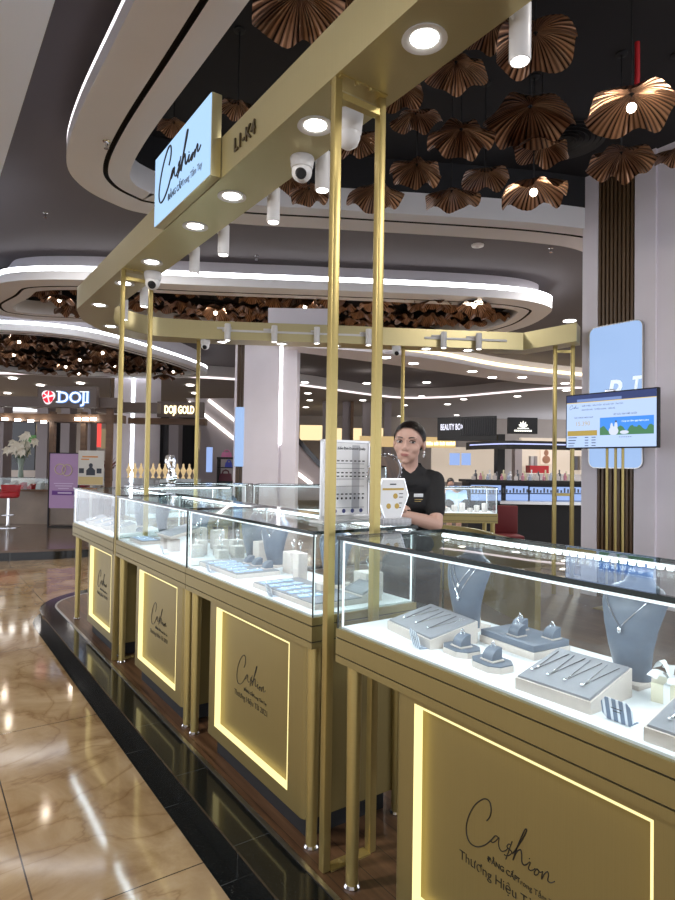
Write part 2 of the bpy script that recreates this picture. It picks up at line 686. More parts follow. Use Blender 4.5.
def ring(nm, pts, zb, wid, gap, lip, led='led_cove', back=.22, inner_h=.24, kk=7):
    o = loop(pts, kk)
    L = lambda lp, z: [(p.x, p.y, z) for p in lp]
    g0, g1, inn = inset(o, gap), inset(o, gap + .045), inset(o, wid)
    b = MB()
    b.rings([L(o, zb + .13), L(o, zb), L(g0, zb)], True, False)
    b.rings([L(g1, zb), L(inn, zb), L(inn, zb + inner_h)], True, False)
    body = struct(b.build(nm, 'ring_white'))
    b = MB()
    b.rings([L(g0, zb), L(g0, zb + .05), L(g1, zb + .05), L(g1, zb)], True, False)
    b.build('shadow_groove', 'gap', body)
    b = MB()
    st, st2 = inset(o, .02), inset(o, back)
    st = inset(o, .004)
    b.rings([L(o, zb + .131), L(o, zb + .13 + lip), L(st, zb + .13 + lip)], True, False)
    tag(b.build('cove_light', led, body), 'white light strip along the upper edge')
    b = MB()
    b.rings([L(st, zb + .13 + lip), L(st2, zb + .135 + lip), L(st2, ZD)], True, False)
    b.build('upper_step', 'ring_face', body)
    b = MB()
    b.rings([L(inn, zb + inner_h), L(inn, ZP)], True, False)
    b.face([b.v(p) for p in L(inn, ZP)])
    b.build('recess', 'recess', body)
    return st2, inn


H1, I1 = ring('ceiling_ring_soffit', RING1, ZR, .55, .31, .045, led='led_ring')
RING2 = [(x * G, y * G) for x, y in RING2]
RING3 = [(x * G, y * G) for x, y in RING3]
H2, I2 = ring('ceiling_oval_soffit', RING2, gz(4.05), .55, .33, .075)
H3, I3 = ring('ceiling_side_soffit', RING3, gz(3.9), .42, .25, .06, inner_h=.12)


def poly_holes(nm, outer, holes, z, m):
    bm = bmesh.new()
    ed = []
    for lp in [outer] + holes:
        vs = [bm.verts.new((p[0], p[1], z)) for p in lp]
        ed += [bm.edges.new((vs[i], vs[(i + 1) % len(vs)])) for i in range(len(vs))]
    bmesh.ops.triangle_fill(bm, use_beauty=True, use_dissolve=False, edges=ed)
    for f in bm.faces:
        if f.normal.z > 0:
            f.normal_flip()
    me = bpy.data.meshes.new(nm)
    bm.to_mesh(me)
    bm.free()
    me.materials.append(M[m])
    o = bpy.data.objects.new(nm, me)
    COL.objects.link(o)
    return struct(o)


poly_holes('ceiling', [(-16, -6), (14, -6), (14, 25), (-16, 25)], [H1, H2, H3], ZD, 'ceil')
# pale lowered soffit beside the walkway, top left
b = MB()
b.box(-6, .588, -8, 16, 4.1, ZD - .002)
struct(b.build('ceiling_walkway_soffit', 'soffit_grey', rz=TH))
# far lowered ceiling with a curved edge and a cove strip
FAR = [(-16, 18.3), (-9, 18.1), (-6, 18), (-3.5, 18.5), (-1.2, 19.8), (1.2, 22.2), (2.6, 23), (4.2, 22.4), (5.6, 20.9), (6.9, 19.6), (9, 19.2), (14, 19.2)]
FARS = [(p[0] * G, p[1] * G) for p in smooth_line(FAR, 5)]
ZF = gz(4.05)
b = MB()
up = [b.v((p[0], p[1], ZF)) for p in FARS]
b.face(up + [b.v((14, 34, ZF)), b.v((-16, 34, ZF))])
for p, q in zip(FARS, FARS[1:]):
    b.quad((p[0], p[1], ZF), (q[0], q[1], ZF), (q[0], q[1], ZD + .01), (p[0], p[1], ZD + .01))
far = struct(b.build('ceiling_far_soffit', 'far_ceil', smooth=False))
b = MB()
for p, q in zip(FARS, FARS[1:]):
    b.quad((p[0], p[1] - .03, ZF + .01), (q[0], q[1] - .03, ZF + .01), (q[0], q[1] - .03, ZF + .07), (p[0], p[1] - .03, ZF + .07))
tag(b.build('cove_light', 'led_pink', far), 'pinkish light strip along the curved edge')
# right-hand soffit tongue with a warm strip
n0 = smooth_line([(-1.2, 13.0), (.5, 13.5), (2.3, 14.4), (4.3, 16.0), (7, 17.4), (10, 18.2), (14, 18.5)], 5)
n0 = [p * G for p in n0]
n1 = smooth_line([(-1.2, 13.6), (.5, 14.7), (2.6, 16.2), (4.6, 17.6), (6.3, 18.5), (9, 19.1), (14, 19.3)], 5)
n1 = [p * G for p in n1]
b = MB()
for z in (ZF, ZF + .11):
    vs = [b.v((p.x, p.y, z)) for p in n0], [b.v((p.x, p.y, z)) for p in n1]
    for i in range(len(n0) - 1):
        b.face([vs[0][i], vs[0][i + 1], vs[1][i + 1], vs[1][i]])
for lp in (n0, n1):
    for p, q in zip(lp, lp[1:]):
        b.quad((p.x, p.y, ZF), (q.x, q.y, ZF), (q.x, q.y, ZF + .11), (p.x, p.y, ZF + .11))
tng = struct(b.build('ceiling_curved_soffit', 'ring_face', smooth=False))
b = MB()
for p, q in zip(n0, n0[1:]):
    b.quad((p.x, p.y - .02, ZF + .12), (q.x, q.y - .02, ZF + .12), (q.x, q.y - .02, ZF + .21), (p.x, p.y - .02, ZF + .21))
tag(b.build('cove_light', 'led_warm', tng), 'warm light strip along the upper edge')
b = MB()
for p, q in zip(n0, n0[1:]):
    b.quad((p.x, p.y + .25, ZF + .11), (q.x, q.y + .25, ZF + .11), (q.x, q.y + .25, ZD), (p.x, p.y + .25, ZD))
b.build('upper_step', 'ring_face', tng)

# far walls
M['wall_far'] = mat('far shop wall', (.36, .31, .27), .7, var=(.8, .1))
b = MB()
b.box(-30, 24, 33.9, 34.1, 0, ZF)
struct(b.build('wall_back', 'wall_far'))
# ---- big columns with a slat strip and a backlit panel
def slats(b, x0, x1, n, z0, z1, y0, y1):
    w = (x1 - x0) / n
    for i in range(n):
        b.box(x0 + i * w, x0 + i * w + w * .58, y0, y1, z0, z1)


# right column: local x = -s direction along its face, y = depth
c = thing('shop_column', 'pale mauve square column with a vertical walnut slat strip behind the television', 'column', K(6.2, 4.10, 0), TH - pi / 2)
# local x runs towards -s, local y towards +t
b = MB()
b.box(0, .185, 0, .9, 0, ZP)
b.box(.61, .832, 0, .9, 0, ZP)
b.box(.185, .61, .05, .9, 0, ZP)
b.box(.832, 1.9, .03, .9, 0, ZP)
b.build('column_body', 'col', c, smooth=False)
b = MB()
slats(b, .187, .608, 9, .0, ZP, .012, .05)
b.build('slat_strip', 'wood_slat', c, smooth=False)
b = MB()
b.box(.186, .609, .046, .0495, 0, ZP)
b.build('slat_backing', 'black', c, smooth=False)
b = MB()


def rrect(x0, x1, z0, z1, r, n=6):
    out = []
    for cx, cz, a0 in ((x1 - r, z1 - r, 0), (x0 + r, z1 - r, 90), (x0 + r, z0 + r, 180), (x1 - r, z0 + r, 270)):
        for i in range(n + 1):
            a = radians(a0 + 90 * i / n)
            out.append((cx + r * cos(a), cz + r * sin(a)))
    return out


XZ = Matrix(((1, 0, 0, 0), (0, 0, -1, 0), (0, 1, 0, 0), (0, 0, 0, 1)))   # prism in x-z, extruded along -y
b = MB()
b.prism(rrect(.115, .712, 1.545, 3.085, .07), .001, .03, XZ)
pan = b.build('backlit_panel', 'light_panel', c)
b = MB()
o_, i_ = rrect(.105, .722, 1.535, 3.095, .08), rrect(.115, .712, 1.545, 3.085, .07)
b.rings([[XZ @ Vector((x, z, .001)) for x, z in o_], [XZ @ Vector((x, z, .034)) for x, z in o_], [XZ @ Vector((x, z, .034)) for x, z in i_], [XZ @ Vector((x, z, .03)) for x, z in i_]], True, False)
b.build('panel_frame', 'steel', c)
M['pale_letter'] = mat('pale letters', (.75, .85, .95), .4, 0, (.8, .9, 1), .3)
text_mesh('D', .19, 'panel_lettering', 'pale_letter', pan, frame((.34, -.031, 2.345), (1, 0, 0), (0, 0, 1)), .002, shear=.2, bold=.012)
text_mesh('T', .18, 'panel_lettering', 'pale_letter', pan, frame((.60, -.031, 2.37), (1, 0, 0), (0, 0, 1)), .002, shear=.2, sx=.8, bold=.01)

# centre column
c = thing('shop_column', 'pale mauve column with a vertical white light line behind the kiosk', 'column', (-2.45, 14.4, 0), 0)
b = MB()
b.box(.22, 1.05, 0, 1.2, 0, ZD)
b.box(1.12, 1.46, .02, 1.2, 0, ZD)
b.box(1.05, 1.12, .06, 1.2, 0, ZD)
b.box(0, .05, .0, 1.2, 0, ZD)
b.build('column_body', 'col', c, smooth=False)
b = MB()
b.box(1.06, 1.11, .0, .058, 2.0, ZD)
tag(b.build('light_line', glow('column light line', (1, .97, .93), 3.0), c), 'vertical white light line')
b = MB()
slats(b, .05, .22, 3, 0, ZD, .05, .1)
b.box(.05, .22, .1, .12, 0, ZD)
b.build('slat_strip', 'wood_slat', c, smooth=False)
b = MB()
b.box(.03, .24, -.03, .045, 1.45, 2.85, .02)
tag(b.build('backlit_panel', 'light_panel', c), 'blue backlit panel')

# left column behind the jewellery shop
c = thing('shop_column', 'pale column with a tall light line beside the gold lettered shop', 'column', (-7.0, 18.7, 0), 0)
b = MB()
b.box(.14, .68, 0, 1.1, 0, ZD)
b.box(.76, 1.25, .0, 1.1, 0, ZD)
b.box(.68, .76, .06, 1.1, 0, ZD)
b.build('column_body', 'col', c, smooth=False)
b = MB()
b.box(.675, .765, -.01, .05, .9, ZD)
tag(b.build('light_line', 'led_white', c), 'vertical white light line')
b = MB()
slats(b, 0, .14, 2, 0, ZD, .02, .08)
b.box(0, .14, .08, .1, 0, ZD)
b.build('slat_strip', 'wood_slat', c, smooth=False)

# ================================================================== KIOSK FRAME
ZB, ZT = 2.903, 3.105
kf = thing('kiosk_frame', 'champagne gold overhead beam frame on slim paired posts round the jewellery kiosk', 'kiosk frame', (0, 0, 0), 0)


def kt(t, s):
    v = K(t, s)
    return Vector((v.x, v.y, 0))


outp = [kt(1.19, -1.2), kt(1.19, 1.0), kt(1.19, 3.0), kt(1.19, 5.75)] + smooth_line([kt(1.19, 5.9), (-2.51, 5.95, 0), (-2.50, 6.4, 0), (-2.36, 6.73, 0), (-2.1, 6.93, 0), (-1.6, 7.04, 0)], 3) + [Vector((-.06, 7.16, 0)), Vector((.6, 7.24, 0)), Vector((2.26, 7.40, 0)), Vector((2.69, 6.80, 0))]
innp = [kt(1.46, -1.2), kt(1.46, 1.0), kt(1.46, 3.0), kt(1.46, 5.55)] + smooth_line([kt(1.46, 5.65), (-2.23, 6.05, 0), (-2.20, 6.35, 0), (-2.1, 6.53, 0), (-1.95, 6.65, 0), (-1.5, 6.76, 0)], 3) + [Vector((-.06, 6.88, 0)), Vector((.6, 6.96, 0)), Vector((2.15, 7.12, 0)), Vector((2.56, 6.57, 0))]
b = MB()
b.rings([[p + Vector((0, 0, z)) for p, z in ((o, ZB), (o, ZT), (i, ZT), (i, ZB))] for o, i in zip(outp, innp)])
b.build('beam', 'gold_beam', kf, ang=25)


def post(t, s, z0, z1, w=.03):
    b = MB()
    b.box(-w / 2, w / 2, -w / 2, w / 2, z0, z1, .0025)
    o = b.build('post', 'gold', kf, K(t, s), TH)
    return o


def pair_bars(s, t0, t1, top=True):
    b = MB()
    b.box(t0, t1, s - .022, s + .022, PZ, PZ + .006)
    b.build('foot_plate', 'gold', kf, rz=TH)
    b = MB()
    b.box(t0, t1, s - .015, s + .015, ZB - .075, ZB - .05)
    b.build('cross_bar', 'gold', kf, rz=TH)
    b = MB()
    b.box(t0 - .02, t1 + .02, s - .035, s + .035, ZB - .006, ZB)
    b.build('head_plate', 'gold', kf, rz=TH)
    for t in (t0 + .055, t1 - .055):
        b = MB()
        b.lathe([(.011, 0), (.011, .004), (.006, .008)], 12, (t, s, PZ + .006))
        b.build('bolt', 'gold', kf, rz=TH)
        b = MB()
        b.lathe([(.006, -.014), (.011, -.010), (.011, -.006)], 12, (t, s - .028, ZB))
        b.build('bolt', 'gold', kf, rz=TH)


for s in (1.775, 4.455):
    post(1.205, s, PZ, ZB)
    post(1.405, s, PZ, ZB)
    pair_bars(s, 1.22, 1.39)


def wpost(x, y):
    b = MB()
    b.box(-.02, .02, -.015, .015, PZ, ZB, .002)
    b.build('post', 'gold', kf, (x, y, 0), TH * .1)


wpost(-1.585, 6.88)
wpost(.745, 7.08)
for x, y in ((2.43, 6.85), (2.62, 6.83)):
    wpost(x, y)
b = MB()
b.box(2.44, 2.61, 6.825, 6.855, 1.22, 1.25)
b.build('cross_bar', 'gold', kf)
b = MB()
b.box(2.44, 2.61, 6.825, 6.855, ZB - .08, ZB - .05)
b.build('cross_bar', 'gold', kf)
# raised unit number on the beam
text_mesh('L1-K4', .088, 'unit_number', mat('dark bronze letters', (.10, .075, .035), .35, .6), kf,
          frame(K(1.186, 2.587, 2.968), -ES, (0, 0, 1)), .004, bold=.0012)

# recessed downlights under the beam
def downlight(loc, label, group):
    t = thing('recessed_downlight', label, 'downlight', loc, 0, group)
    b = MB()
    b.lathe([(.045, -.001), (.072, -.001), (.074, -.006), (.062, -.007), (.05, -.004), (.045, -.001)], 28, cap=False)
    b.build('trim_ring', 'white_paint', t)
    b = MB()
    b.lathe([(.0, -.0015), (.047, -.0015)], 24, cap=False)
    tag(b.build('lit_lens', 'lamp_face', t), 'glowing lens')
    return t


DLF = [(1.315, 1.44), (1.305, 2.072), (1.315, 2.881), (1.315, 3.378), (1.318, 4.17), (1.31, 4.80), (1.32, 5.607)]
NB = ['nearest to the top edge, before the tall posts', 'just behind the tall near post pair', 'below the raised unit number', 'under the far end of the blue sign', 'next before the far post pair, by the dome camera', 'just past the far post pair', 'at the rounded far end of the beam']
d0 = downlight(K(*DLF[0], ZB), 'round downlight in the front beam, ' + NB[0], 'front beam downlights')
for (t, s), n in list(zip(DLF, NB))[1:]:
    dup(d0, K(t, s, ZB), label='round downlight in the front beam, ' + n)
dup(d0, (-2.33, 6.2, ZB), label='round downlight in the curved corner of the beam', group='front beam downlights')
for (x, y), n in zip([(-1.33, 6.92), (-.66, 6.98), (-.05, 7.03), (1.02, 7.14), (1.52, 7.19)], ['beside the left camera', 'in front of the centre column', 'between the two middle track lights', 'right of the rear post', 'towards the beam bend at right']):
    dup(d0, (x, y, ZB), label='small round downlight under the back beam ' + n, group='back beam downlights')


# cylinder track lights on the inner side of the beam
def track_light(loc, rz, label, group, arm=True):
    t = thing('track_spotlight', label, 'spotlight', loc, rz, group)
    b = MB()
    b.lathe([(.030, .095), (.034, .09), (.034, -.085), (.032, -.09), (.028, -.09), (.028, -.082)], 24)
    b.build('housing', 'white_paint', t)
    b = MB()
    b.lathe([(0, -.0825), (.0278, -.0825)], 20, cap=False)
    tag(b.build('lit_lens', 'lamp_face', t), 'glowing lens')
    b = MB()
    b.tube([(-.03, 0, .03), (-.055, 0, .055), (-.062, -.05, .062)], .006, 6)
    b.build('arm', 'white_paint', t)
    b = MB()
    b.box(-.072, -.060, -.13, .03, .05, .074, .003)
    b.build('adapter', 'white_paint', t)
    return t


SPF = [1.235, 2.36, 2.83, 3.46, 3.93, 5.02, 5.6]
NS = ['cut by the top edge', 'beside the cone camera between the near posts', 'level with the blue sign, lens lit', 'one before the far post pair', 'closest to the far post pair', 'beyond the far posts, upper one', 'beyond the far posts, lowest one']
p0 = track_light(K(1.53, SPF[0], 2.89), TH, 'white cylinder spotlight on the front beam, ' + NS[0], 'front beam track lights')
for s, n in list(zip(SPF, NS))[1:]:
    dup(p0, K(1.53, s, 2.89), label='white cylinder spotlight on the front beam, ' + n)
b = MB()
b.box(1.4605, 1.4685, .6, 5.5, 2.945, 2.965)
tag(b.build('lighting_track', 'white_paint', rz=TH), 'white lighting track along the inner face of the front beam', 'track', 'lighting tracks')


def back_y(x):
    return 6.76 + (x + 1.5) * .0985


for x0, x1, lab in ((-1.3, .3, 'white lighting track on the back beam left of the rear post'), (.98, 1.95, 'white lighting track on the back beam right of the rear post')):
    b = MB()
    n = 6
    b.rings([[(x, back_y(x) - d - .002, 2.99 + z) for d, z in ((0, 0), (.02, 0), (.02, .022), (0, .022))] for x in [x0 + (x1 - x0) * i / n for i in range(n + 1)]])
    tag(b.build('lighting_track', 'white_paint'), lab, 'track', 'lighting tracks')
for x, n in zip([-1.23, -.72, -.25, .33, 1.19, 1.60], ['first from the left camera', 'before the centre column light line', 'above the paper chart holder', 'close to the rear post, left of it', 'first right of the rear post', 'last before the beam bend']):
    dup(p0, (x, back_y(x) - .085, 2.965), rz=-pi / 2, label='white cylinder spotlight on the back beam, ' + n, group='back beam track lights')


# security cameras
def dome_cam(loc, rz, label, sc=1.):
    t = thing('security_camera', label, 'security camera', loc, rz, 'kiosk security cameras')
    t.scale = (sc,) * 3
    b = MB()
    b.lathe([(.052, 0), (.055, -.006), (.052, -.03), (.048, -.05)], 24)
    b.build('mount', 'white_paint', t)
    b = MB()
    b.sphere((0, 0, -.065), .046, 20, 12)
    b.build('ball', 'white_paint', t)
    b = MB()
    T = Matrix.Translation((-.012, -.03, -.085)) @ Matrix.Rotation(radians(125), 4, 'X')
    b.lathe([(.0, .018), (.02, .018), (.024, .012), (.024, -.01)], 18, T=T)
    tag(b.build('lens', 'black', t), 'dark round lens')
    return t


t = thing('security_camera', 'white cone shaped camera under the beam between the near posts', 'security camera', K(1.37, 1.93, ZB), 0, 'kiosk security cameras')
b = MB()
b.lathe([(.057, 0), (.057, -.012), (.05, -.075), (.046, -.08)], 28)
b.build('mount', 'white_paint', t)
b = MB()
b.lathe([(.046, -.08), (.046, -.095), (.036, -.122), (.018, -.135), (.0, -.138)], 28)
b.build('ball', 'white_paint', t)
dome_cam(K(1.40, 2.33, ZB), .3, 'white dome camera under the beam just past the near posts')
dome_cam(K(1.40, 4.40, ZB), .5, 'white dome camera under the beam at the far post pair', 1.15)
dome_cam((-1.50, 6.83, ZB), .4, 'white dome camera under the back beam at its left post')
dome_cam((.66, 7.02, ZB), .4, 'white dome camera under the back beam by the rear post')


# lightbox signs
def lightbox(loc, rz, w, h, dep, label, front=True):
    t = thing('lightbox_sign', label, 'sign', loc, rz)
    b = MB()
    b.box(0, w, .004, dep, 0, h, .002)
    b.build('casing', 'gold_beam', t)
    b = MB()
    b.box(.004, w - .004, 0, .0035, .004, h - .004)
    p = b.build('lit_face', 'sign_panel', t)
    return t, p


t, p = lightbox(K(1.132, 3.56, ZB + .003), TH - pi / 2, .825, .405, .055, 'blue white illuminated sign box with black handwriting fixed to the front beam')
script_mesh(.62, .0036, frame((.09, -.002, .105), (1, 0, 0), (0, 0, 1)), 'lettering', 'ink', p, 1.0)
text_mesh('ĐẲNG CẤP', .05, 'lettering', 'ink', p, frame((.24, -.002, .075), (1, 0, 0), (0, 0, 1)), .0008, bold=.0006, sx=.85)
text_mesh('Trong Tầm Tay', .05, 'lettering', mat('grey lettering', (.12, .15, .2), .5), p, frame((.455, -.002, .075), (1, 0, 0), (0, 0, 1)), .0008, sx=.85)
b = MB()
b.box(-.84, -.10, 7.15, 7.22, ZT, ZT + .255, .003)
t = tag(b.build('lightbox_sign', 'col'), 'plain grey back of a sign box standing on the back beam', 'sign')

# ================================================================== COUNTERS
CZ0, CZ1, GZ = .867, .979, 1.289


def make_counter(loc, rz, L, label, D=.5, cab=None, group='glass display counters', light=2.9, legs=None, dots=True, zlow=PZ):
    c = thing('display_counter', label, 'display counter', loc, rz, group)
    b = MB()
    b.box(0, D, 0, L, CZ1 - .028, CZ1)
    b.box(0, D, 0, L, CZ0 + .0265, CZ1 - .0325)
    b.box(0, D, 0, L, CZ0, CZ0 + .022)
    dk_ = b.build('deck', 'gold_panel', c, smooth=False)
    b = MB()
    b.box(.006, D - .006, .006, L - .006, CZ0 + .01, CZ1 - .01)
    b.build('groove', 'gap', dk_, smooth=False)  # near-black core puts the grooves' shade into the colour
    b = MB()
    b.box(.014, D - .014, .014, L - .014, CZ1, CZ1 + .006)
    tag(b.build('case_floor', 'white_case', c), 'white case floor')
    b = MB()
    for x0, x1, y0, y1 in ((.004, .012, .004, L - .004), (D - .012, D - .004, .004, L - .004), (.0125, D - .0125, .004, .011), (.0125, D - .0125, L - .011, L - .004)):
        b.box(x0, x1, y0, y1, CZ1 + .0005, GZ - .0125)
    b.build('glass_wall', 'glass', c, smooth=False)
    b = MB()
    b.box(.009, D - .009, .009, L - .009, GZ - .011, GZ - .001)
    b.build('glass_top', 'glass_top', c, smooth=False)
    b = MB()
    for x0, x1, y0, y1 in ((-.002, .009, -.002, L + .002), (D - .009, D + .002, -.002, L + .002), (.009, D - .009, -.002, .009), (.009, D - .009, L - .009, L + .002)):
        b.box(x0, x1, y0, y1, GZ - .012, GZ)
    for y in (.002, L - .006):
        b.box(.003, .0075, y, y + .004, CZ1, GZ - .012)
        b.box(D - .0075, D - .003, y, y + .004, CZ1, GZ - .012)
    b.build('glass_edge', 'glass_edge', c, smooth=False)
    b = MB()
    b.box(.014, .026, .016, L - .016, GZ - .022, GZ - .0125)
    b.box(D - .026, D - .014, .016, L - .016, GZ - .018, GZ - .0125)
    b.box(.014, .019, .014, .019, CZ1 + .006, GZ - .022)
    b.box(.014, .019, L - .019, L - .014, CZ1 + .006, GZ - .022)
    b.box(D - .019, D - .014, .014, .019, CZ1 + .006, GZ - .022)
    b.build('light_channel', M['channel'], c, smooth=False)
    b = MB()
    n = int((L - .04) / (.026 if dots else .05))
    for i in range(n):
        y = .02 + (L - .04) * (i + .5) / n
        b.box(D - .036, D - .0265, y - .007, y + .007, GZ - .026, GZ - .014)
    tag(b.build('light_dots', 'led_white', c, smooth=False), 'row of white light dots under the back edge of the glass top')
    rot = Matrix.Rotation(rz, 3, 'Z')
    for x, p in ((.04, .6), (D - .05, .4)):
        v = Vector(loc) + rot @ Vector((x, L / 2, GZ - .03))
        area_light('case_light', v, (0, radians(-12 if x < .2 else 12), rz), .02, L - .08, light * p, (.84, .93, 1))
    # legs
    if legs is None:
        legs = [(.045, .05), (.045, L - .05), (D - .05, .05), (D - .05, L - .05)]
    for x, y in legs:
        b = MB()
        b.lathe([(.0205, zlow + .012), (.026, CZ0)], 20, (x, y, 0))
        l = b.build('leg', 'gold', c)
        b = MB()
        b.lathe([(.0, zlow), (.025, zlow), (.027, zlow + .006), (.022, zlow + .014), (.015, zlow + .015)], 20, (x, y, 0), cap=False)
        tag(b.build('foot', 'chrome', l), 'round chrome foot')
    if cab:
        y0, y1, a0, a1 = cab
        z0, z1 = .225, CZ0 - .001
        za, zb = .285, .842
        b = MB()
        r = .035
        pts = []
        for cx, cy, q in ((.02 + r, y0 + r, 180), (D - .03 - r, y0 + r, 270), (D - .03 - r, y1 - r, 0), (.02 + r, y1 - r, 90)):
            for i in range(6):
                a = radians(q + 90 * i / 5)
                pts.append((cx + r * cos(a), cy + r * sin(a)))
        # side stiles, top and bottom rails, and the body behind the recess
        lo = [p for p in pts if p[1] < a0] or pts
        def clip(f):
            out = []
            for i, p in enumerate(pts):
                q = pts[(i + 1) % len(pts)]
                if f(p) >= 0:
                    out.append(p)
                if (f(p) >= 0) != (f(q) >= 0):
                    k = f(p) / (f(p) - f(q))
                    out.append((p[0] + (q[0] - p[0]) * k, p[1] + (q[1] - p[1]) * k))
            return out
        b.prism(clip(lambda p: a0 - p[1]), z0, z1)
        b.prism(clip(lambda p: p[1] - a1), z0, z1)
        mid = [(.02, a0), (D - .03, a0), (D - .03, a1), (.02, a1)]
        b.prism(mid, z0, za)
        b.prism(mid, zb, z1)
        b.box(.056, D - .03, a0, a1, za, zb)
        cb = b.build('cabinet', 'gold_panel', c, ang=30)
        b = MB()
        x0, x1 = .0195, .0475
        b.box(x0, x1, a0 - .002, a0 + .004, za - .002, zb + .002)
        b.box(x0, x1, a1 - .004, a1 + .002, za - .002, zb + .002)
        b.box(x0, x1, a0 + .004, a1 - .004, za - .002, za + .004)
        b.box(x0, x1, a0 + .004, a1 - .004, zb - .004, zb + .002)
        tag(b.build('light_frame', 'led_gold', cb, smooth=False), 'glowing yellow edge light')
        b = MB()
        b.box(.048, .0555, a0 - .001, a1 + .001, za - .001, zb + .001)
        pn = b.build('panel', 'gold_panel', cb, smooth=False)
        # lettering: x runs to the right along -y
        m = (a0 + a1) / 2
        f = lambda dy, z: frame((.0472, m + dy, z), (0, -1, 0), (0, 0, 1))
        script_mesh(.273, .0012, f(.168, .536), 'lettering', 'ink', pn, 1.15)
        text_mesh('ĐẲNG CẤP', .0185, 'lettering', 'ink', pn, f(.095, .521), .0005, bold=.0002)
        text_mesh('Trong Tầm Tay', .0185, 'lettering', 'ink', pn, f(.003, .521), .0005, bold=-.0002)
        text_mesh('Thương Hiệu Từ 2021', .0345, 'lettering', 'ink', pn, f(.192, .478), .0005, bold=-.00035)
        b = MB()
        b.box(.06, D - .07, y0 + .05, y1 - .05, PZ, z0)
        b.build('plinth', 'black', cb, smooth=False)
    return c


M['channel'] = mat('white light channel', (.8, .82, .82), .4, 0, (.85, .93, 1), .55)
FT = 1.19
CT = {}
for k, s0, s1, cab, lab in (
        ('A', .30, 1.706, (.50, 1.424, .64, 1.33), 'nearest gold and glass counter, right of the tall near posts'),
        ('B', 1.857, 3.085, (1.915, 2.83, 2.046, 2.728), 'gold and glass counter just left of the tall near posts, paper chart on it'),
        ('C', 3.09, 4.425, (3.15, 4.02, 3.26, 3.93), 'second gold and glass counter left of the near posts, in the row\'s middle'),
        ('D', 4.485, 5.83, (4.47 + .03, 5.33, 4.60, 5.24), 'farthest gold and glass counter of the front row, past the far posts')):
    CT[k] = make_counter(K(FT, s0), TH, s1 - s0, lab, cab=tuple(v - s0 for v in cab))

# rear row of the kiosk, seen from inside
for loc, rz, L, lab in (
        ((-1.02 + .0, 6.93, 0), radians(90), .98, 'back glass counter of the kiosk in front of the centre column'),
        ((.30, 6.98, 0), radians(90), 1.26, 'back glass counter of the kiosk behind the paper chart'),
        ((1.90, 7.22, 0), radians(90), .92, 'back glass counter of the kiosk with a blue bow shaped stand, right of the woman'),
        (K(1.80, 6.42), TH - pi / 2, .98, 'short end counter closing the far left of the kiosk')):
    make_counter(loc, rz, L, lab, cab=None, light=2.6, dots=True)

CF = CZ1 + .006                    # level of the white case floor


def KT(t, s, z=CF):
    return K(t, s, z)


# ---- display stands
def necklace_pad(t, s, w, d, rot, label, hf=.028, hb=.068):
    """wedge; local x into the counter, y along it"""
    o = thing('necklace_pad', label, 'jewellery pad', KT(t, s), TH + radians(rot), 'sloping necklace pads')
    b = MB()
    b.rings([[(0, y, 0), (d, y, 0), (d, y, hb), (0, y, hf)] for y in (0, w)])
    b.build('base', 'cream', o, smooth=False)
    b = MB()
    n = Vector((-(hb - hf), 0, d)).normalized()
    e = .004
    P = lambda x, y, k: Vector((x, y, hf + (hb - hf) * x / d)) + n * k
    for k0, k1, ee in ((.0004, .005, e), ):
        r0 = [P(ee, ee, k0), P(d - ee, ee, k0), P(d - ee, w - ee, k0), P(ee, w - ee, k0)]
        r1 = [P(ee + .002, ee + .002, k1), P(d - ee - .002, ee + .002, k1), P(d - ee - .002, w - ee - .002, k1), P(ee + .002, w - ee - .002, k1)]
        b.rings([r0, r1])
    b.build('cushion', 'padgrey', o, smooth=False)
    return o, P


def pad_chain(o, P, y, d, label, spread=.02, rev=False):
    b = MB()
    pts = []
    for i in range(15):
        u = i / 14 * 2 - 1
        x = d * .86 - (d * .62) * (1 - abs(u)) ** 1.0
        pts.append(P(x, y + u * spread + .012 * (1 - abs(u)), .0065))
    b.tube(pts, .0011, 5)
    tip = pts[7]
    b.sphere(tip + Vector((-.005, 0, .002)), .0042, 8, 6)
    c = b.build('necklace', 'silver', rz=0)
    c.matrix_world = Matrix.Translation(o.location) @ Matrix.Rotation(o.rotation_euler.z, 4, 'Z')
    return tag(c, label, 'necklace', 'necklaces on pads')


def bust_pt(u, v):
    """u -1..1 across, v 0..1 up; faces local -x"""
    prof = [(0, .042, .0), (.12, .047, -.006), (.3, .056, -.012), (.5, .068, -.010), (.66, .079, 0), (.76, .083, .010), (.83, .072, .020), (.885, .040, .026), (.93, .031, .027), (1.0, .029, .028)]
    for (v0, w0, x0), (v1, w1, x1) in zip(prof, prof[1:]):
        if v <= v1 + 1e-9:
            k = (v - v0) / (v1 - v0)
            w, x = w0 + (w1 - w0) * k, x0 + (x1 - x0) * k
            break
    a = u * radians(78)
    return Vector((x - .055 * cos(a) * (w / .08) ** .7 + .02, w * sin(a) / sin(radians(78)), .012 + .262 * v))


def make_bust(loc, rz, label, sc=1., chain=(.45, .5)):
    o = thing('necklace_bust', label, 'necklace bust', loc, rz, 'necklace busts')
    o.scale = (sc,) * 3
    b = MB()
    nu, nv = 16, 26
    fr = [[bust_pt(-1 + 2 * i / nu, j / nv) for i in range(nu + 1)] for j in range(nv + 1)]
    rr = []
    for row in fr:
        back = [p + Vector((.010, 0, 0)) for p in row[::-1]]
        rr.append(row + back)
    b.rings(rr)
    b.build('bust_form', 'greyblue', o, ang=60)
    b = MB()
    b.box(-.035, .085, -.045, .045, 0, .012, .002)
    b.rings([[(.03, -.03, .012), (.05, -.03, .012), (.05, .03, .012), (.03, .03, .012)], [(.012, -.025, .14), (.03, -.025, .14), (.03, .025, .14), (.012, .025, .14)]])
    b.build('foot', 'cream', o)
    return o


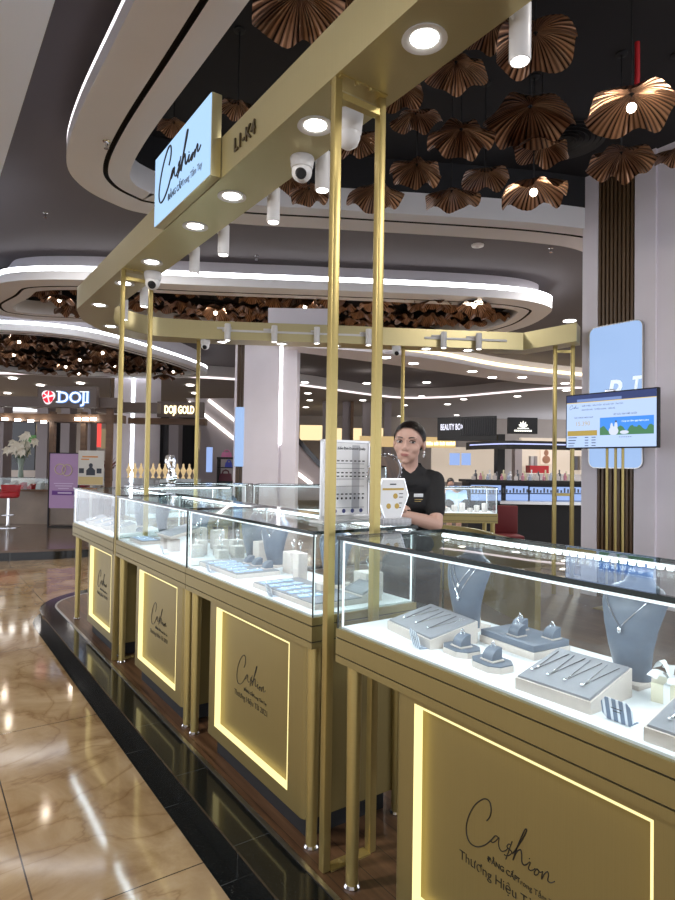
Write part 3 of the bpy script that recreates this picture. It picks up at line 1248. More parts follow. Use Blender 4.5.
def bust_chain(o, label, lo=.42, wid=.62, extra=False):
    b = MB()
    pts = []
    n = 22
    for i in range(n + 1):
        u = -1 + 2 * i / n
        v = .84 - (.84 - lo) * (1 - abs(u)) ** .85
        pts.append(bust_pt(u * wid, v) + Vector((-.0035, 0, 0)))
    b.tube(pts, .0011, 5)
    b.sphere(pts[n // 2] + Vector((-.002, 0, -.006)), .0055, 10, 8, (.7, 1, 1.5))
    c = b.build('necklace', 'silver')
    c.matrix_world = Matrix.Translation(o.location) @ Matrix.Rotation(o.rotation_euler.z, 4, 'Z') @ Matrix.Diagonal((*o.scale, 1))
    return tag(c, label, 'necklace', 'necklaces on busts')


def cushion(b, x, y, z, w=.034, d=.036, h=.026):
    """quarter-round ring cushion, slope towards -x"""
    n = 8
    ring0 = [(x + d / 2, z), (x + d / 2, z + h)] + [(x + d / 2 - d * sin(a) , z + h * cos(a)) for a in [radians(90) * i / n for i in range(1, n + 1)]]
    b.rings([[(px, yy, pz) for px, pz in ring0] for yy in (y - w / 2, y + w / 2)])
    return Vector((x + d * .1, y, z + h * .93))


def ring_on(o, p, label):
    b = MB()
    n = 18
    b.tube([p + Vector((.0, .0085 * cos(2 * pi * i / n), .004 + .0085 * sin(2 * pi * i / n))) for i in range(n)], .0013, 6, closed=True)
    b.sphere(p + Vector((0, 0, .0145)), .0032, 8, 6)
    c = b.build('ring', 'silver')
    c.matrix_world = Matrix.Translation(o.location) @ Matrix.Rotation(o.rotation_euler.z, 4, 'Z')
    return tag(c, label, 'ring', 'rings on stands')


def hexagon(rx, ry, cut=.5):
    return [(-rx, -ry * cut), (-rx * cut, -ry), (rx * cut, -ry), (rx, -ry * cut), (rx, ry * cut), (rx * cut, ry), (-rx * cut, ry), (-rx, ry * cut)]


def hex_stand(t, s, rot, label, rl):
    o = thing('ring_stand', label, 'ring stand', KT(t, s), TH + radians(rot), 'ring stands')
    b = MB()
    b.prism(hexagon(.046, .056), 0, .016)
    b.build('base', 'cream', o, smooth=False)
    b = MB()
    b.prism(hexagon(.0445, .0545), .0162, .019)
    b.build('top_pad', 'greyblue', o, smooth=False)
    b = MB()
    b.box(-.022, .022, -.024, .024, .0192, .0235, .001)
    b.build('holder_plate', 'cream', o)
    b = MB()
    p = cushion(b, 0, 0, .0236, .036, .038, .032)
    b.build('cushion', 'greyblue', o, ang=30)
    ring_on(o, p, rl)


hex_stand(1.335, 1.270, -6, 'eight sided ring stand in the nearest case, the one nearer the small striped card', 'silver ring on the stand nearer the small striped card')
hex_stand(1.312, 1.135, -4, 'eight sided ring stand in the nearest case, closer to the long grey pad', 'silver ring on the stand closer to the long grey pad')

# rectangular base with three ring cushions
o = thing('ring_stand', 'long rectangular ring stand with three grey blue cushions in the nearest case', 'ring stand', KT(1.455, 1.108), TH - radians(4), 'ring stands')
b = MB()
b.box(0, .155, 0, .215, 0, .021, .001)
b.build('base', 'cream', o)
b = MB()
b.box(.002, .153, .002, .213, .0212, .040, .002)
b.build('top_pad', 'greyblue', o)
spots = ((.045, .105), (.105, .150), (.115, .035))
for x, y in spots:
    b = MB()
    b.box(x - .021, x + .021, y - .022, y + .022, .0402, .044, .001)
    pl_ = b.build('holder_plate', 'cream', o)
    b = MB()
    p = cushion(b, x, y, .0442, .036, .036, .030)
    b.build('cushion', 'greyblue', o, ang=30)
    ring_on(o, p, 'silver ring on the ' + ['front cushion', 'back left cushion', 'back right cushion'][spots.index((x, y))] + ' of the long ring stand')

o, P = necklace_pad(1.275, 1.338, .25, .175, -9, 'sloping grey necklace pad at the left end of the nearest case')
for i in range(3):
    pad_chain(o, P, .055 + .068 * i, .175, 'fine silver chain necklace on the pad at the left end of the nearest case')
o, P = necklace_pad(1.245, .797, .198, .185, 3, 'sloping grey necklace pad with four chains in the middle of the nearest case')
for i in range(4):
    pad_chain(o, P, .032 + .044 * i, .185, 'fine silver chain necklace on the middle pad of the nearest case', .015)
o, P = necklace_pad(1.232, .46, .205, .185, 3, 'sloping grey necklace pad cut by the right edge of the picture')
for i in range(3):
    pad_chain(o, P, .06 + .05 * i, .185, 'fine silver chain necklace on the pad at the right picture edge', .017)

o = make_bust(KT(1.53, 1.44), TH + radians(8), 'grey blue necklace bust at the left of the nearest case')
bust_chain(o, 'silver chain with a low drop on the left bust of the nearest case', .40, .55)
bust_chain(o, 'shorter inner silver chain on the left bust of the nearest case', .56, .40)
o = make_bust(KT(1.515, .862), TH + radians(-2), 'larger grey blue necklace bust beside the gift box', 1.03)
bust_chain(o, 'silver chain with a small drop pendant on the bust beside the gift box', .50, .62)


def make_card(loc, rz, label, sc=1.):
    o = thing('striped_card', label, 'card', loc, rz, 'small striped cards')
    o.scale = (sc,) * 3
    T = Matrix.Rotation(radians(-14), 4, 'Y')
    b = MB()
    hx = [(-.036, .012), (-.026, 0), (.026, 0), (.036, .012), (.036, .038), (.024, .052), (-.024, .052), (-.036, .038)]
    b.rings([[T @ Vector((x, y, z)) for y, z in hx] for x in (0, .0015)])
    b.build('front', M['stripe'], o, smooth=False)
    b = MB()
    b.rings([[(x, -.026, z0), (x, .026, z0), (x, .026, z0 + .0015), (x, -.026, z0 + .0015)] for x, z0 in ((.0, 0), (.034, 0))])
    b.build('rest', M['stripe'], o, smooth=False)
    b = MB()
    for i, (w, z) in enumerate(((.013, .031), (.009, .024))):
        b.rings([[T @ Vector((x, y, z + k)) for y, k in ((-w, 0), (w, 0), (w, .0016), (-w, .0016))] for x in (-.0008, -.0002)])
    b.build('print', 'ink', o, smooth=False)
    return o


M['stripe'] = stripe_mat('blue and white stripes', (.70, .76, .84), (.14, .20, .30), 'Y', 62, .62)
cd = make_card(KT(1.262, 1.385), TH + radians(-20), 'blue striped folded card in front of the leftmost pad, nearest case')
dup(cd, KT(1.262, .742), TH + radians(0), label='blue striped folded card before the gift box, nearest case')

# gift box with a bow
o = thing('gift_box', 'small cream gift box tied with a white bow in the nearest case', 'gift box', KT(1.455, .70), TH + radians(10))
b = MB()
b.box(0, .062, 0, .07, 0, .045, .001)
b.build('box', mat('cream box', (.56, .54, .42), .5), o)
b = MB()
b.box(-.001, .063, .028, .042, .0, .046)
b.build('ribbon', 'white_case', o)
b = MB()
for a, l, h in ((20, .055, .03), (150, .055, .03), (205, .05, .018), (330, .05, .016), (75, .035, .045)):
    a = radians(a)
    d = Vector((cos(a), sin(a), 0))
    q = Vector((-sin(a), cos(a), 0))
    p = Vector((.031, .035, .046))
    f = lambda u, v, d=d, q=q, p=p, l=l, h=h: p + d * l * u + q * (v - .5) * (.006 + .026 * u) + Vector((0, 0, h * sin(pi * u * .8) + .004 * sin(3 * v * pi)))
    g = lambda u, v, f=f: f(u, v) + Vector((0, 0, -.0015))
    b.grid(f, 6, 3)
    b.grid(g, 6, 3)
b.build('bow', 'white_case', o, ang=50)


# ---- trays, pedestals, earring stands in the left counters
def make_tray(t, s, w, d, rot, label, h=.02, z=CF, cards=0, clabel=None, tilt=0.):
    o = thing('display_tray', label, 'display tray', K(t, s, z), TH + radians(rot), 'flat display trays')
    if tilt:
        o.rotation_euler = (0, radians(-tilt), TH + radians(rot))
    b = MB()
    b.box(0, d, 0, w, 0, h, .0015)
    b.build('base', 'cream', o)
    b = MB()
    b.box(.003, d - .003, .003, w - .003, h + .0003, h + .004, .001)
    b.build('top_pad', 'padgrey', o)
    return o


CARD0 = None


def tray_cards(tr, pos, z, label, group):
    global CARD0
    for x, y, a in pos:
        if CARD0 is None:
            c = thing('earring_card', label, 'jewellery card', (0, 0, 0), 0, group)
            b = MB()
            b.box(-.022, .022, -.02, .02, 0, .0045, .001)
            b.build('card', 'paleblue', c)
            b = MB()
            for yy in (-.007, .007):
                b.sphere((0, yy, .006), .0032, 8, 6)
            b.build('earring', 'silver', c)
            CARD0 = c
            r = c
        else:
            r = dup(CARD0, label=label, group=group)
        m = Matrix.Rotation(tr.rotation_euler.z, 3, 'Z')
        r.location = tr.location + m @ Vector((x, y, z))
        r.rotation_euler.z = tr.rotation_euler.z + a


def pedestal(t, s, w, h, label, rot=0, z=CF, stand=True):
    o = thing('jewellery_pedestal', label, 'pedestal', K(t, s, z), TH + radians(rot), 'small white pedestals')
    b = MB()
    b.box(-w / 2, w / 2, -w / 2, w / 2, 0, h, .002)
    b.build('block', 'cream', o)
    if stand:
        b = MB()
        b.tube([(0, 0, h), (0, 0, h + .035)], .002, 6)
        n = 14
        b.tube([(0, .014 * cos(2 * pi * i / n), h + .047 + .014 * sin(2 * pi * i / n)) for i in range(n)], .0018, 6, closed=True)
        b.sphere((0, 0, h + .026), .006, 8, 6, (.6, 1, 1.4))
        b.build('earring_stand', 'silver', o)
    return o


def ring_cushion(t, s, z, label, rot=0):
    o = thing('ring_cushion', label, 'ring cushion', K(t, s, z), TH + radians(rot), 'grey blue ring cushions')
    b = MB()
    b.box(-.026, .026, -.024, .024, 0, .004, .001)
    b.build('plate', 'cream', o)
    b = MB()
    cushion(b, 0, 0, .0042, .04, .044, .034)
    b.build('cushion', 'greyblue', o, ang=30)
    return o


# counter B (left of the near posts)
tB = make_tray(1.262, 2.63, .46, .235, 0, 'wide flat tray of pale blue cards by the counter joint, second case')
tray_cards(tB, [(.035 + .05 * i, .05 + .075 * j, .2 * ((i * j) % 3 - 1)) for i in range(3) for j in range(5) if (i, j) != (2, 1)], .0242, 'pale blue card with stud earrings on the tray by the counter joint', 'cards on the far tray')
for y, n in ((2.70, 'right'), (2.81, 'middle'), (2.90, 'left')):
    ring_cushion(1.462, y, CF + .0243, n + ' ring cushion of three at the back of the tray by the counter joint')
tB2 = make_tray(1.245, 1.93, .50, .235, 0, 'wide flat tray of pale blue cards next to the near posts')
tray_cards(tB2, [(.035 + .055 * i, .13 + .078 * j, .25 * ((i + j) % 3 - 1)) for i in range(3) for j in range(5) if (i, j) not in ((2, 0), (2, 1))], .0242, 'pale blue card with stud earrings on the tray next to the near posts', 'cards on the near tray')
o = thing('ring_stand', 'round silver edged ring dish standing on the tray next to the near posts', 'ring stand', K(1.43, 2.13, CF + .0243), TH)
b = MB()
b.prism(hexagon(.034, .034), 0, .026)
b.build('base', 'cream', o, smooth=False)
b = MB()
n = 16
b.tube([(0, .012 * cos(2 * pi * i / n), .040 + .012 * sin(2 * pi * i / n)) for i in range(n)], .0025, 6, closed=True)
b.build('ring', 'silver', o)
dup(cd, KT(1.232, 2.885), TH - radians(10), label='blue striped folded card at the joint side of the second case')
dup(cd, KT(1.225, 2.235), TH - radians(10), label='blue striped folded card before the tray next to the near posts')
pedestal(1.60, 3.02, .075, .115, 'white block pedestal behind the three ring cushions, second case')
pedestal(1.585, 2.66, .075, .105, 'white block pedestal with ring shaped earring stand, middle of second case')
o = make_bust(KT(1.585, 2.86), TH + radians(28), 'tall blue grey bust leaning behind the ring cushions, second case', 1.02)
bust_chain(o, 'chain on the tall bust behind the ring cushions', .6, .5)
o = make_bust(KT(1.56, 2.26), TH + radians(30), 'blue grey bust seen between the two near posts', 1.0)
bust_chain(o, 'chain on the bust between the near posts', .62, .5)
pedestal(1.60, 2.06, .09, .095, 'white block pedestal seen between the near posts')
o, P = necklace_pad(1.47, 1.93, .14, .1, 0, 'low pale pad between the near posts')
pedestal(1.50, 2.45, .05, .13, 'narrow white pedestal beside the near posts', stand=True)

# counter C
tC = make_tray(1.24, 4.02, .25, .16, 0, 'flat tray with small ring blocks right of the far posts')
tray_cards(tC, [(.04 + .05 * i, .04 + .058 * j, 0) for i in range(2) for j in range(4)], .0242, 'pale card with studs on the flat tray right of the far posts', 'cards on the third tray')
tD = make_tray(1.29, 3.60, .24, .2, 0, 'raised tilted tray on white blocks, third case', z=CF + .075, tilt=14)
tB_ = [pedestal(1.33, 3.66, .06, .074, 'right white block carrying the tilted tray', stand=False), pedestal(1.33, 3.79, .06, .074, 'left white block carrying the tilted tray', stand=False)]
b = MB()
for i in range(5):
    pass
b.bm.free()
dup(cd, KT(1.235, 3.57), TH - radians(10), label='blue striped folded card before the tilted tray, third case')
for i, (t, s, h) in enumerate([(1.55, 3.22, .07), (1.60, 3.34, .09), (1.50, 3.36, .06), (1.58, 3.50, .075), (1.46, 3.24, .05), (1.60, 3.62, .12), (1.52, 3.76, .1), (1.60, 3.90, .11), (1.42, 3.45, .085), (1.36, 3.38, .07)]):
    pedestal(t, s, .07 if i % 2 else .06, h, 'white earring pedestal in the crowded middle case, ' + ['front right', 'back right', 'centre right', 'behind the centre', 'beside the counter joint', 'tall one at the back', 'tall one behind the tilted tray', 'back left', 'centre front', 'low one near the front glass'][i])
o = make_bust(KT(1.62, 3.98), TH + radians(35), 'blue grey bust standing at the back of the third case')
o = make_bust(KT(1.60, 3.13), TH + radians(40), 'narrow blue bust at the joint end of the third case', .95)

# counter D
for i in range(4):
    o, P = necklace_pad(1.24 + .012 * i, 5.48 - .24 * i, .19, .15, -4, 'sloping pad in the farthest front case, ' + ['at the far end', 'second from the far end', 'third from the far end', 'by the far posts'][i])
    pad_chain(o, P, .06, .15, 'chain on the pad ' + ['at the far end', 'second from the far end', 'third from the far end', 'by the far posts'][i] + ' of the farthest case')
    ring_cushion(1.46, 5.50 - .24 * i, CF, 'ring cushion behind the pad ' + ['at the far end', 'second from the far end', 'third from the far end', 'by the far posts'][i] + ', farthest case')
o = make_bust(KT(1.58, 5.16), TH + radians(20), 'pale blue bust in the middle of the farthest front case', .95)
o = make_bust(KT(1.58, 4.62), TH + radians(20), 'pale blue bust beside the far posts in the farthest front case', .9)

# rear cases
for i, (x, y, rz) in enumerate(((-1.25, 6.99 + .13, 90), (-.55, 7.0 + .13, 90))):
    pass
o = make_bust((-1.35, 7.17, CF), radians(-90), 'pale bust in the back case at left', .75)
o = make_bust((-.98 - .25, 7.18, CF), radians(-60), 'small pale bust in the back case in front of the column', .6)
o = thing('necklace_bust', 'white flared display stand with a pale bow shape in the right back case', 'display stand', (1.46, 7.47, CF), 0)
b = MB()
b.lathe([(.07, 0), (.05, .03), (.025, .07), (.03, .1), (.06, .14)], 20)
b.build('foot', 'white_case', o)
b = MB()
b.grid(lambda u, v: Vector((-.13 + .26 * u, -.02 + .05 * v, .10 + .14 * v * (1 - .5 * abs(u - .5)) + .08 * abs(u - .5) + .02 * sin(9 * u))), 14, 5)
b.build('bow', 'paleblue', o, ang=60)
b = MB()
for i in range(9):
    x = 1.06 + .09 * i
    o2 = pedestal(1, 1, .05, .05 + .03 * ((i * 7) % 3), 'small white pedestal in the right back case, ' + ['first', 'second', 'third', 'fourth', 'fifth', 'sixth', 'seventh', 'eighth', 'ninth'][i] + ' from the left', stand=False)
    o2.location = (x, 7.36 + .02 * ((i * 5) % 3), CF)
b.bm.free()
# ================================================================== LEAF LAMPS
def leaf_mesh(nm, seed, nu=176, nv=9):
    r = random.Random(seed)
    k1, k2 = r.choice((5, 6, 7)), r.choice((3, 4, 5))
    f1, f2, f3 = r.uniform(0, 6.28), r.uniform(0, 6.28), r.uniform(0, 6.28)
    b = MB()
    for side in (0, 1):
        vs = []
        for j in range(nv + 1):
            q = .06 + .94 * j / nv
            row = []
            for i in range(nu):
                a = 2 * pi * i / nu
                rad = q * (1 + .07 * q * sin(k2 * a + f2) + .04 * sin(2 * a + f3) + .0 * q)
                z = -.42 * q ** 1.9 + q ** 2.5 * (.115 * sin(k1 * a + f1) + .04 * sin((k1 + 3) * a + f2)) + .007 * q * cos(44 * a)
                row.append((rad * cos(a), rad * sin(a), z - side * .012))
            vs.append([b.v(p) for p in row])
        for x, y in zip(vs, vs[1:]):
            for i in range(nu):
                b.face([x[i], x[(i + 1) % nu], y[(i + 1) % nu], y[i]])
        if side == 0:
            top = vs
        else:
            for i in range(nu):
                b.face([top[-1][i], top[-1][(i + 1) % nu], vs[-1][(i + 1) % nu], vs[-1][i]])
    o = b.build(nm, 'leaf', ang=80)
    me = o.data
    bpy.data.objects.remove(o)
    return me


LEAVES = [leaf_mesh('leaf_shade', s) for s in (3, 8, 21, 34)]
LEAVES_LO = [leaf_mesh('leaf_shade', s, 64, 5) for s in (5, 13)]
b = MB()
b.tube([(0, 0, 0), (0, 0, 1)], .006, 6)
o = b.build('stem', 'black')
STEM = o.data
bpy.data.objects.remove(o)
b = MB()
b.lathe([(.0, 0), (.045, 0), (.045, -.012), (.012, -.02)], 16, cap=False)
o = b.build('ceiling_cap', 'black')
CAP = o.data
bpy.data.objects.remove(o)
b = MB()
b.sphere((0, 0, 0), .032, 14, 10)
o = b.build('bulb', 'bulb')
BULB = o.data
bpy.data.objects.remove(o)
NLAMP = 0


def child(nm, me, par, loc=(0, 0, 0), sc=(1, 1, 1), rot=(0, 0, 0)):
    o = bpy.data.objects.new(nm, me)
    COL.objects.link(o)
    o.parent = par
    o.location = loc
    o.scale = sc
    o.rotation_euler = rot
    return o


def leaf_lamp(loc, dia, label, group, top=ZP, lit=False, lo=False, tilt=.12):
    global NLAMP
    NLAMP += 1
    r = random.Random(NLAMP * 17)
    t = thing('leaf_pendant_lamp', label, 'pendant lamp', loc, 0, group)
    R_ = dia / 2
    me = r.choice(LEAVES_LO if lo else LEAVES)
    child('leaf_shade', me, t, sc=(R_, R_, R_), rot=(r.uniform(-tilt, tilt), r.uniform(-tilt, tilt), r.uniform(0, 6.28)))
    h = top - loc[2]
    child('stem', STEM, t, (0, 0, -.02), (1, 1, h + .02))
    if not lo:
        child('ceiling_cap', CAP, t, (0, 0, h))
    if lit:
        o = child('bulb', BULB, t, (0, 0, -.30 * R_ - .01))
        o['label'] = 'lit round bulb'
        l = bpy.data.lights.new('lamp_light', 'POINT')
        l.energy = 3
        l.color = (1, .86, .68)
        l.shadow_soft_size = .035
        lo_ = bpy.data.objects.new('lamp_light', l)
        COL.objects.link(lo_)
        lo_.location = Vector(loc) + Vector((0, 0, -.30 * R_ - .05))
    return t


def px(u, v, Y):
    """world point at forward distance Y seen at photo pixel (u, v)"""
    return Vector(((u - 337.5) / 612 * Y + (v - 463) / 612 * Y * .0156, Y, 1.53 + (464.5 - v - (337.5 - u) * .0156) / 612 * Y))


NEAR = [  # u, v, distance, width in pixels, label
    (299, 4, 3.7, 98, 'bronze leaf lamp at the top edge, left of the front beam'),
    (345, -6, 3.9, 70, 'bronze leaf lamp cut by the top edge just behind the beam'),
    (458, 68, 4.35, 64, 'bronze leaf lamp behind the nearest downlight, right of the beam'),
    (494, 26, 3.95, 66, 'bronze leaf lamp half hidden by the nearest cylinder spotlight, on its left'),
    (539, 42, 3.9, 84, 'large bronze leaf lamp directly behind the nearest cylinder spotlight'),
    (402, 91, 4.6, 50, 'bronze leaf lamp touching the beam edge above the inner near post'),
    (417, 117, 4.8, 50, 'bronze leaf lamp right of the inner near post, second one down'),
    (358, 141, 5.0, 50, 'bronze leaf lamp between the two near posts, the upper one'),
    (463, 137, 4.9, 63, 'bronze leaf lamp in the middle of the cluster, left of the largest one'),
    (533, 119, 4.65, 90, 'largest bronze leaf lamp, in the centre of the cluster'),
    (545, 149, 5.0, 56, 'small bronze leaf lamp tucked under the largest one'),
    (418, 171, 5.1, 53, 'bronze leaf lamp right of the inner near post, third one down'),
    (487, 177, 5.2, 51, 'small bronze leaf lamp left above the lit lamp'),
    (376, 196, 5.4, 54, 'bronze leaf lamp low between the near posts before the white soffit'),
    (453, 198, 5.3, 54, 'bronze leaf lamp before the white soffit, left of the lit lamp'),
    (536, 192, 5.1, 70, 'bronze leaf lamp with a lit bulb before the white soffit'),
    (636, 106, 4.15, 88, 'big bronze leaf lamp with a lit bulb hanging by a red tube'),
    (625, 161, 4.8, 64, 'bronze leaf lamp just in front of the slatted column'),
    (681, 154, 4.8, 40, 'bronze leaf lamp cut by the right edge of the picture'),
    (237, 106, 4.6, 44, 'bronze leaf lamp above the unit number, right of the blue sign'),
    (172, 124, 5.2, 34, 'small bronze leaf lamp peeping over the top of the blue sign'),
    (288, 180, 5.4, 40, 'bronze leaf lamp behind the beam by the dome camera'),
    (309, 193, 5.5, 42, 'bronze leaf lamp below the near cone camera, left of the tall post'),
]
for u, v, Y, wd, lab in NEAR:
    p = px(u, v - wd * .20, Y)
    lit = 'lit bulb' in lab
    t = leaf_lamp(p, wd / 612 * Y * .98, lab, 'bronze leaf lamps over the kiosk', lit=lit)
    if 'red tube' in lab:
        b = MB()
        b.tube([(.035, 0, .05), (.04, 0, .12), (.038, 0, .36)], .017, 10)
        tag(b.build('cable_sleeve', 'red', t), 'red sleeve on the cable')

# dense leaves inside the two farther soffits
rr = random.Random(5)
k = 0
for iy in range(7):
    for ix in range(15):
        x = -5.2 + .56 * ix + (.28 if iy % 2 else 0) + rr.uniform(-.07, .07)
        y = 9.42 + .47 * iy + rr.uniform(-.06, .06)
        if (x < -3.0 and y > 10.4) or (x < -4.6 and y < 9.7) or (x < -2.0 and y > 11.2) or (x > 2.2 and y > 11.2) or x > 2.75 or (x > 2.3 and y < 9.6):
            continue
        leaf_lamp((x * G, y * G, gz(4.14) + .16 * rr.random()), .46 + .1 * rr.random(), 'dark bronze leaf lamp in the oval ceiling recess above the back beam', 'leaf lamps in the oval recess', lo=True)
for u, v, Y, lab in ((58, 299, 9.3, 'lit leaf lamp at the left end of the oval recess'), (215, 312, 9.6, 'lit leaf lamp in the oval recess left of the tall posts'), (305, 306, 9.7, 'lit leaf lamp in the oval recess above the plain sign box'), (376, 303, 9.6, 'lit leaf lamp in the oval recess between the near posts'), (475, 305, 9.4, 'lit leaf lamp at the right end of the oval recess')):
    p = px(u, v, Y * G)
    leaf_lamp(p + Vector((0, 0, .09)), .55, lab, 'lit lamps in the oval recess', lit=True, lo=True)
for iy in range(9):
    for ix in range(10):
        x = -9.0 + .56 * ix + (.28 if iy % 2 else 0) + rr.uniform(-.07, .07)
        y = 11.8 + .58 * iy + rr.uniform(-.06, .06)
        if (x > -5.4 and y < 12.4) or (x > -4.75 and y < 13.6) or (x > -4.15) or (x < -8.2 and y > 16) or (x < -8.6 and y < 12.6):
            continue
        leaf_lamp((x * G, y * G, gz(3.98) + .2 * rr.random()), .5 + .1 * rr.random(), 'dark bronze leaf lamp in the ceiling recess above the red emblem shop', 'leaf lamps in the side recess', lo=True)
for u, v, Y, lab in ((18, 341, 12.2, 'lit leaf lamp at the upper left of the side recess'), (13, 354, 13.5, 'lit leaf lamp at the left picture edge of the side recess'), (79, 359, 13.8, 'lit leaf lamp in the middle of the side recess'), (102, 352, 13.0, 'lit leaf lamp of the side recess near the far posts'), (114, 365, 15.0, 'lit leaf lamp of the side recess left of the far outer post'), (78, 373, 16.0, 'lowest lit leaf lamp of the side recess'), (65, 366, 14.8, 'small lit leaf lamp of the side recess'), (173, 371, 15.6, 'lit leaf lamp of the side recess right of the far posts'), (164, 377, 16.2, 'lit leaf lamp of the side recess above the gold lettered shop')):
    p = px(u, v, Y * G)
    leaf_lamp(p + Vector((0, 0, .09)), .6, lab, 'lit lamps in the side recess', lit=True, lo=True)

# round air diffuser in the black ceiling
t = thing('air_diffuser', 'round black ringed air diffuser in the black ceiling near the slatted column', 'air vent', px(568, 146, 6.1), 0)
t.location.z = ZP
b = MB()
for k in range(6):
    r = .08 + .055 * k
    b.lathe([(r, 0), (r + .03, -.025 + .002 * k), (r + .034, -.025 + .002 * k), (r + .006, 0)], 36, cap=False)
t.location.z = ZP
b.build('vane_rings', mat('black metal', (.02, .02, .022), .35), t)


# ceiling fittings
def sprinkler(loc, label):
    t = thing('sprinkler', label, 'sprinkler', loc, 0, 'ceiling sprinklers')
    b = MB()
    b.lathe([(.032, 0), (.032, -.006), (.012, -.01), (.012, -.045), (.006, -.05)], 16)
    b.build('body', 'chrome', t)
    b = MB()
    b.lathe([(.005, -.05), (.005, -.062), (.022, -.064), (.022, -.067), (0, -.067)], 16, cap=False)
    b.build('deflector', 'chrome', t)
    return t


def on_z(u, v, z):
    k = (z - 1.53) / (464.5 - v - (337.5 - u) * .0156) * 612
    p = px(u, v, k)
    p.z = z
    return p


sprinkler(on_z(104, 137, ZR), 'chrome sprinkler under the pale soffit at upper left')
sprinkler(on_z(43, 210, ZD), 'small sprinkler in the dark ceiling at left')
sprinkler(on_z(256, 254, ZD), 'small sprinkler in the dark ceiling above the long light line')
sprinkler(on_z(553, 246, ZD), 'sprinkler in the dark ceiling left of the slatted column')
t = thing('smoke_detector', 'round white detector in the dark ceiling below the white soffit', 'detector', on_z(479, 243, ZD), 0)
b = MB()
b.lathe([(.09, 0), (.085, -.02), (.05, -.03), (0, -.03)], 24, cap=False)
b.build('cover', 'white_paint', t)
b = MB()
b.lathe([(.03, -.03), (.03, -.04), (0, -.042)], 16, cap=False)
b.build('sensor', 'white_paint', t)

# small ceiling downlights far away: (u, v) on a ceiling height
FARD = [(12, 378, ZF - .03), (40, 385, ZF - .03), (80, 383, ZF - .03), (7, 393, ZF - .03), (134, 391, ZF - .03), (190, 385, ZF - .03), (195, 393, ZF - .03), (202, 401, ZF - .03), (305, 382, ZD - .4), (308, 393, ZF), (306, 407, ZF), (310, 400, ZF), (367, 383, ZD - .4), (372, 360, ZD - .0), (386, 357, ZF), (363, 400, ZF), (473, 371, ZF), (493, 377, ZF), (414, 363, ZF), (427, 382, ZF), (523, 377, ZF), (566, 383, ZF), (567, 390, ZF), (464, 399, ZF), (518, 396, ZF), (448, 404, ZF), (457, 415, ZF), (405, 405, ZF), (422, 396, ZF), (400, 416, ZF)]
D0 = None
for u, v, z in FARD:
    p = on_z(u, v, z)
    if D0 is None:
        b = MB()
        b.lathe([(0, -.012), (.11, -.012), (.13, -.006), (.13, 0)], 16, cap=False)
        D0 = b.build('ceiling_downlight', glow('far downlight', (1, .95, .88), 5))
        tag(D0, 'small bright downlight in the distant ceiling', 'downlight', 'distant ceiling downlights')
        D0.location = p
    else:
        c = D0.copy()
        COL.objects.link(c)
        c.location = p
# brighter detector-like lamp on the ceiling beside the column
tag(dup(D0, on_z(571, 320, ZD)), 'bright oval downlight left of the slatted column above the beam end', 'downlight', 'distant ceiling downlights')
# ================================================================== TELEVISION ON GOLD POLES
t = thing('television', 'wall of prices on a wide television held by gold poles before the slatted column', 'television', K(5.6, 3.888, 0), TH - pi / 2)
t['label'] = 'wide television showing a web page, held on gold poles before the slatted column'
b = MB()
b.box(0, .962, 0, .05, 1.732, 2.29, .004)
b.build('bezel', 'black', t)
SCRN = MB()


def scr(nm, x0, x1, z0, z1, col, k=1., d=0):
    b = MB()
    b.box(x0, x1, -.0015 - d * .0006, -.001, z0, z1)
    m = nm + '_m'
    if m not in M:
        M[m] = glow(nm, col, k)
    return b


scr_parent = None


def sbox(name, rects, col, k, d, parent):
    b = MB()
    for x0, x1, z0, z1 in rects:
        b.box(x0, x1, -.001 - d * .0006, .0, z0, z1)
    return b.build(name, glow(name, col, k), parent, smooth=False)


SCRN.bm.free()
X0, X1, Z0, Z1 = .012, .950, 1.745, 2.278
page = sbox('screen', [(X0, X1, Z0, Z1)], (.42, .55, .82), .62, 0, t)
sbox('browser_bar', [(X0, X1, 2.205, Z1)], (.02, .035, .12), .7, 1, page)
sbox('address_field', [(X0 + .12, X0 + .60, 2.208, 2.235)], (.16, .24, .5), .6, 2, page)
sbox('header_line', [(X0, X1, 2.196, 2.205)], (.75, .6, .3), .5, 2, page)
sbox('gold_table_head', [(X0 + .01, X0 + .345, 1.862, 1.915)], (.42, .30, .06), .55, 1, page)
pic = sbox('banner_picture', [(X0 + .375, X0 + .915, 1.862, 2.035)], (.05, .25, .78), .6, 1, page)
b = MB()
rb = random.Random(2)
b.rings([[(x, y, z) for x, z in [(X0 + .375, 1.862)] + [(X0 + .375 + .54 * i / 40, 1.925 + .03 * sin(i * .7) * sin(i * .23) + .012 * rb.random()) for i in range(41)] + [(X0 + .915, 1.862)]] for y in (-.0024, -.0017)])
b.build('picture_trees', glow('picture trees', (.05, .16, .07), .7), pic, smooth=False)
b = MB()
for cx, cz, rx, rz_ in ((.52, 1.90, .05, .045), (.545, 1.945, .016, .045), (.50, 1.94, .014, .04), (.63, 1.885, .045, .018)):
    b.rings([[(X0 + cx + rx * cos(a), y, max(1.862, cz + rz_ * sin(a))) for a in [2 * pi * i / 16 for i in range(16)]] for y in (-.0031, -.0025)])
b.build('picture_couple', glow('picture couple', (.6, .65, .8), .6), pic, smooth=False)
b = MB()
b.rings([[(X0 + cx + r * cos(a), y, cz + r * sin(a)) for a in [2 * pi * i / 10 for i in range(10)]] for y in (-.0036, -.0032) for cx, cz, r in ((.545, 1.992, .01),)])
b.build('picture_hair', glow('picture hair', (.05, .03, .02), .5), pic, smooth=False)
Fs = lambda x, z: frame((X0 + x, -.0024, z), (1, 0, 0), (0, 0, 1))
dk = glow('screen ink', (.03, .05, .12), .5)
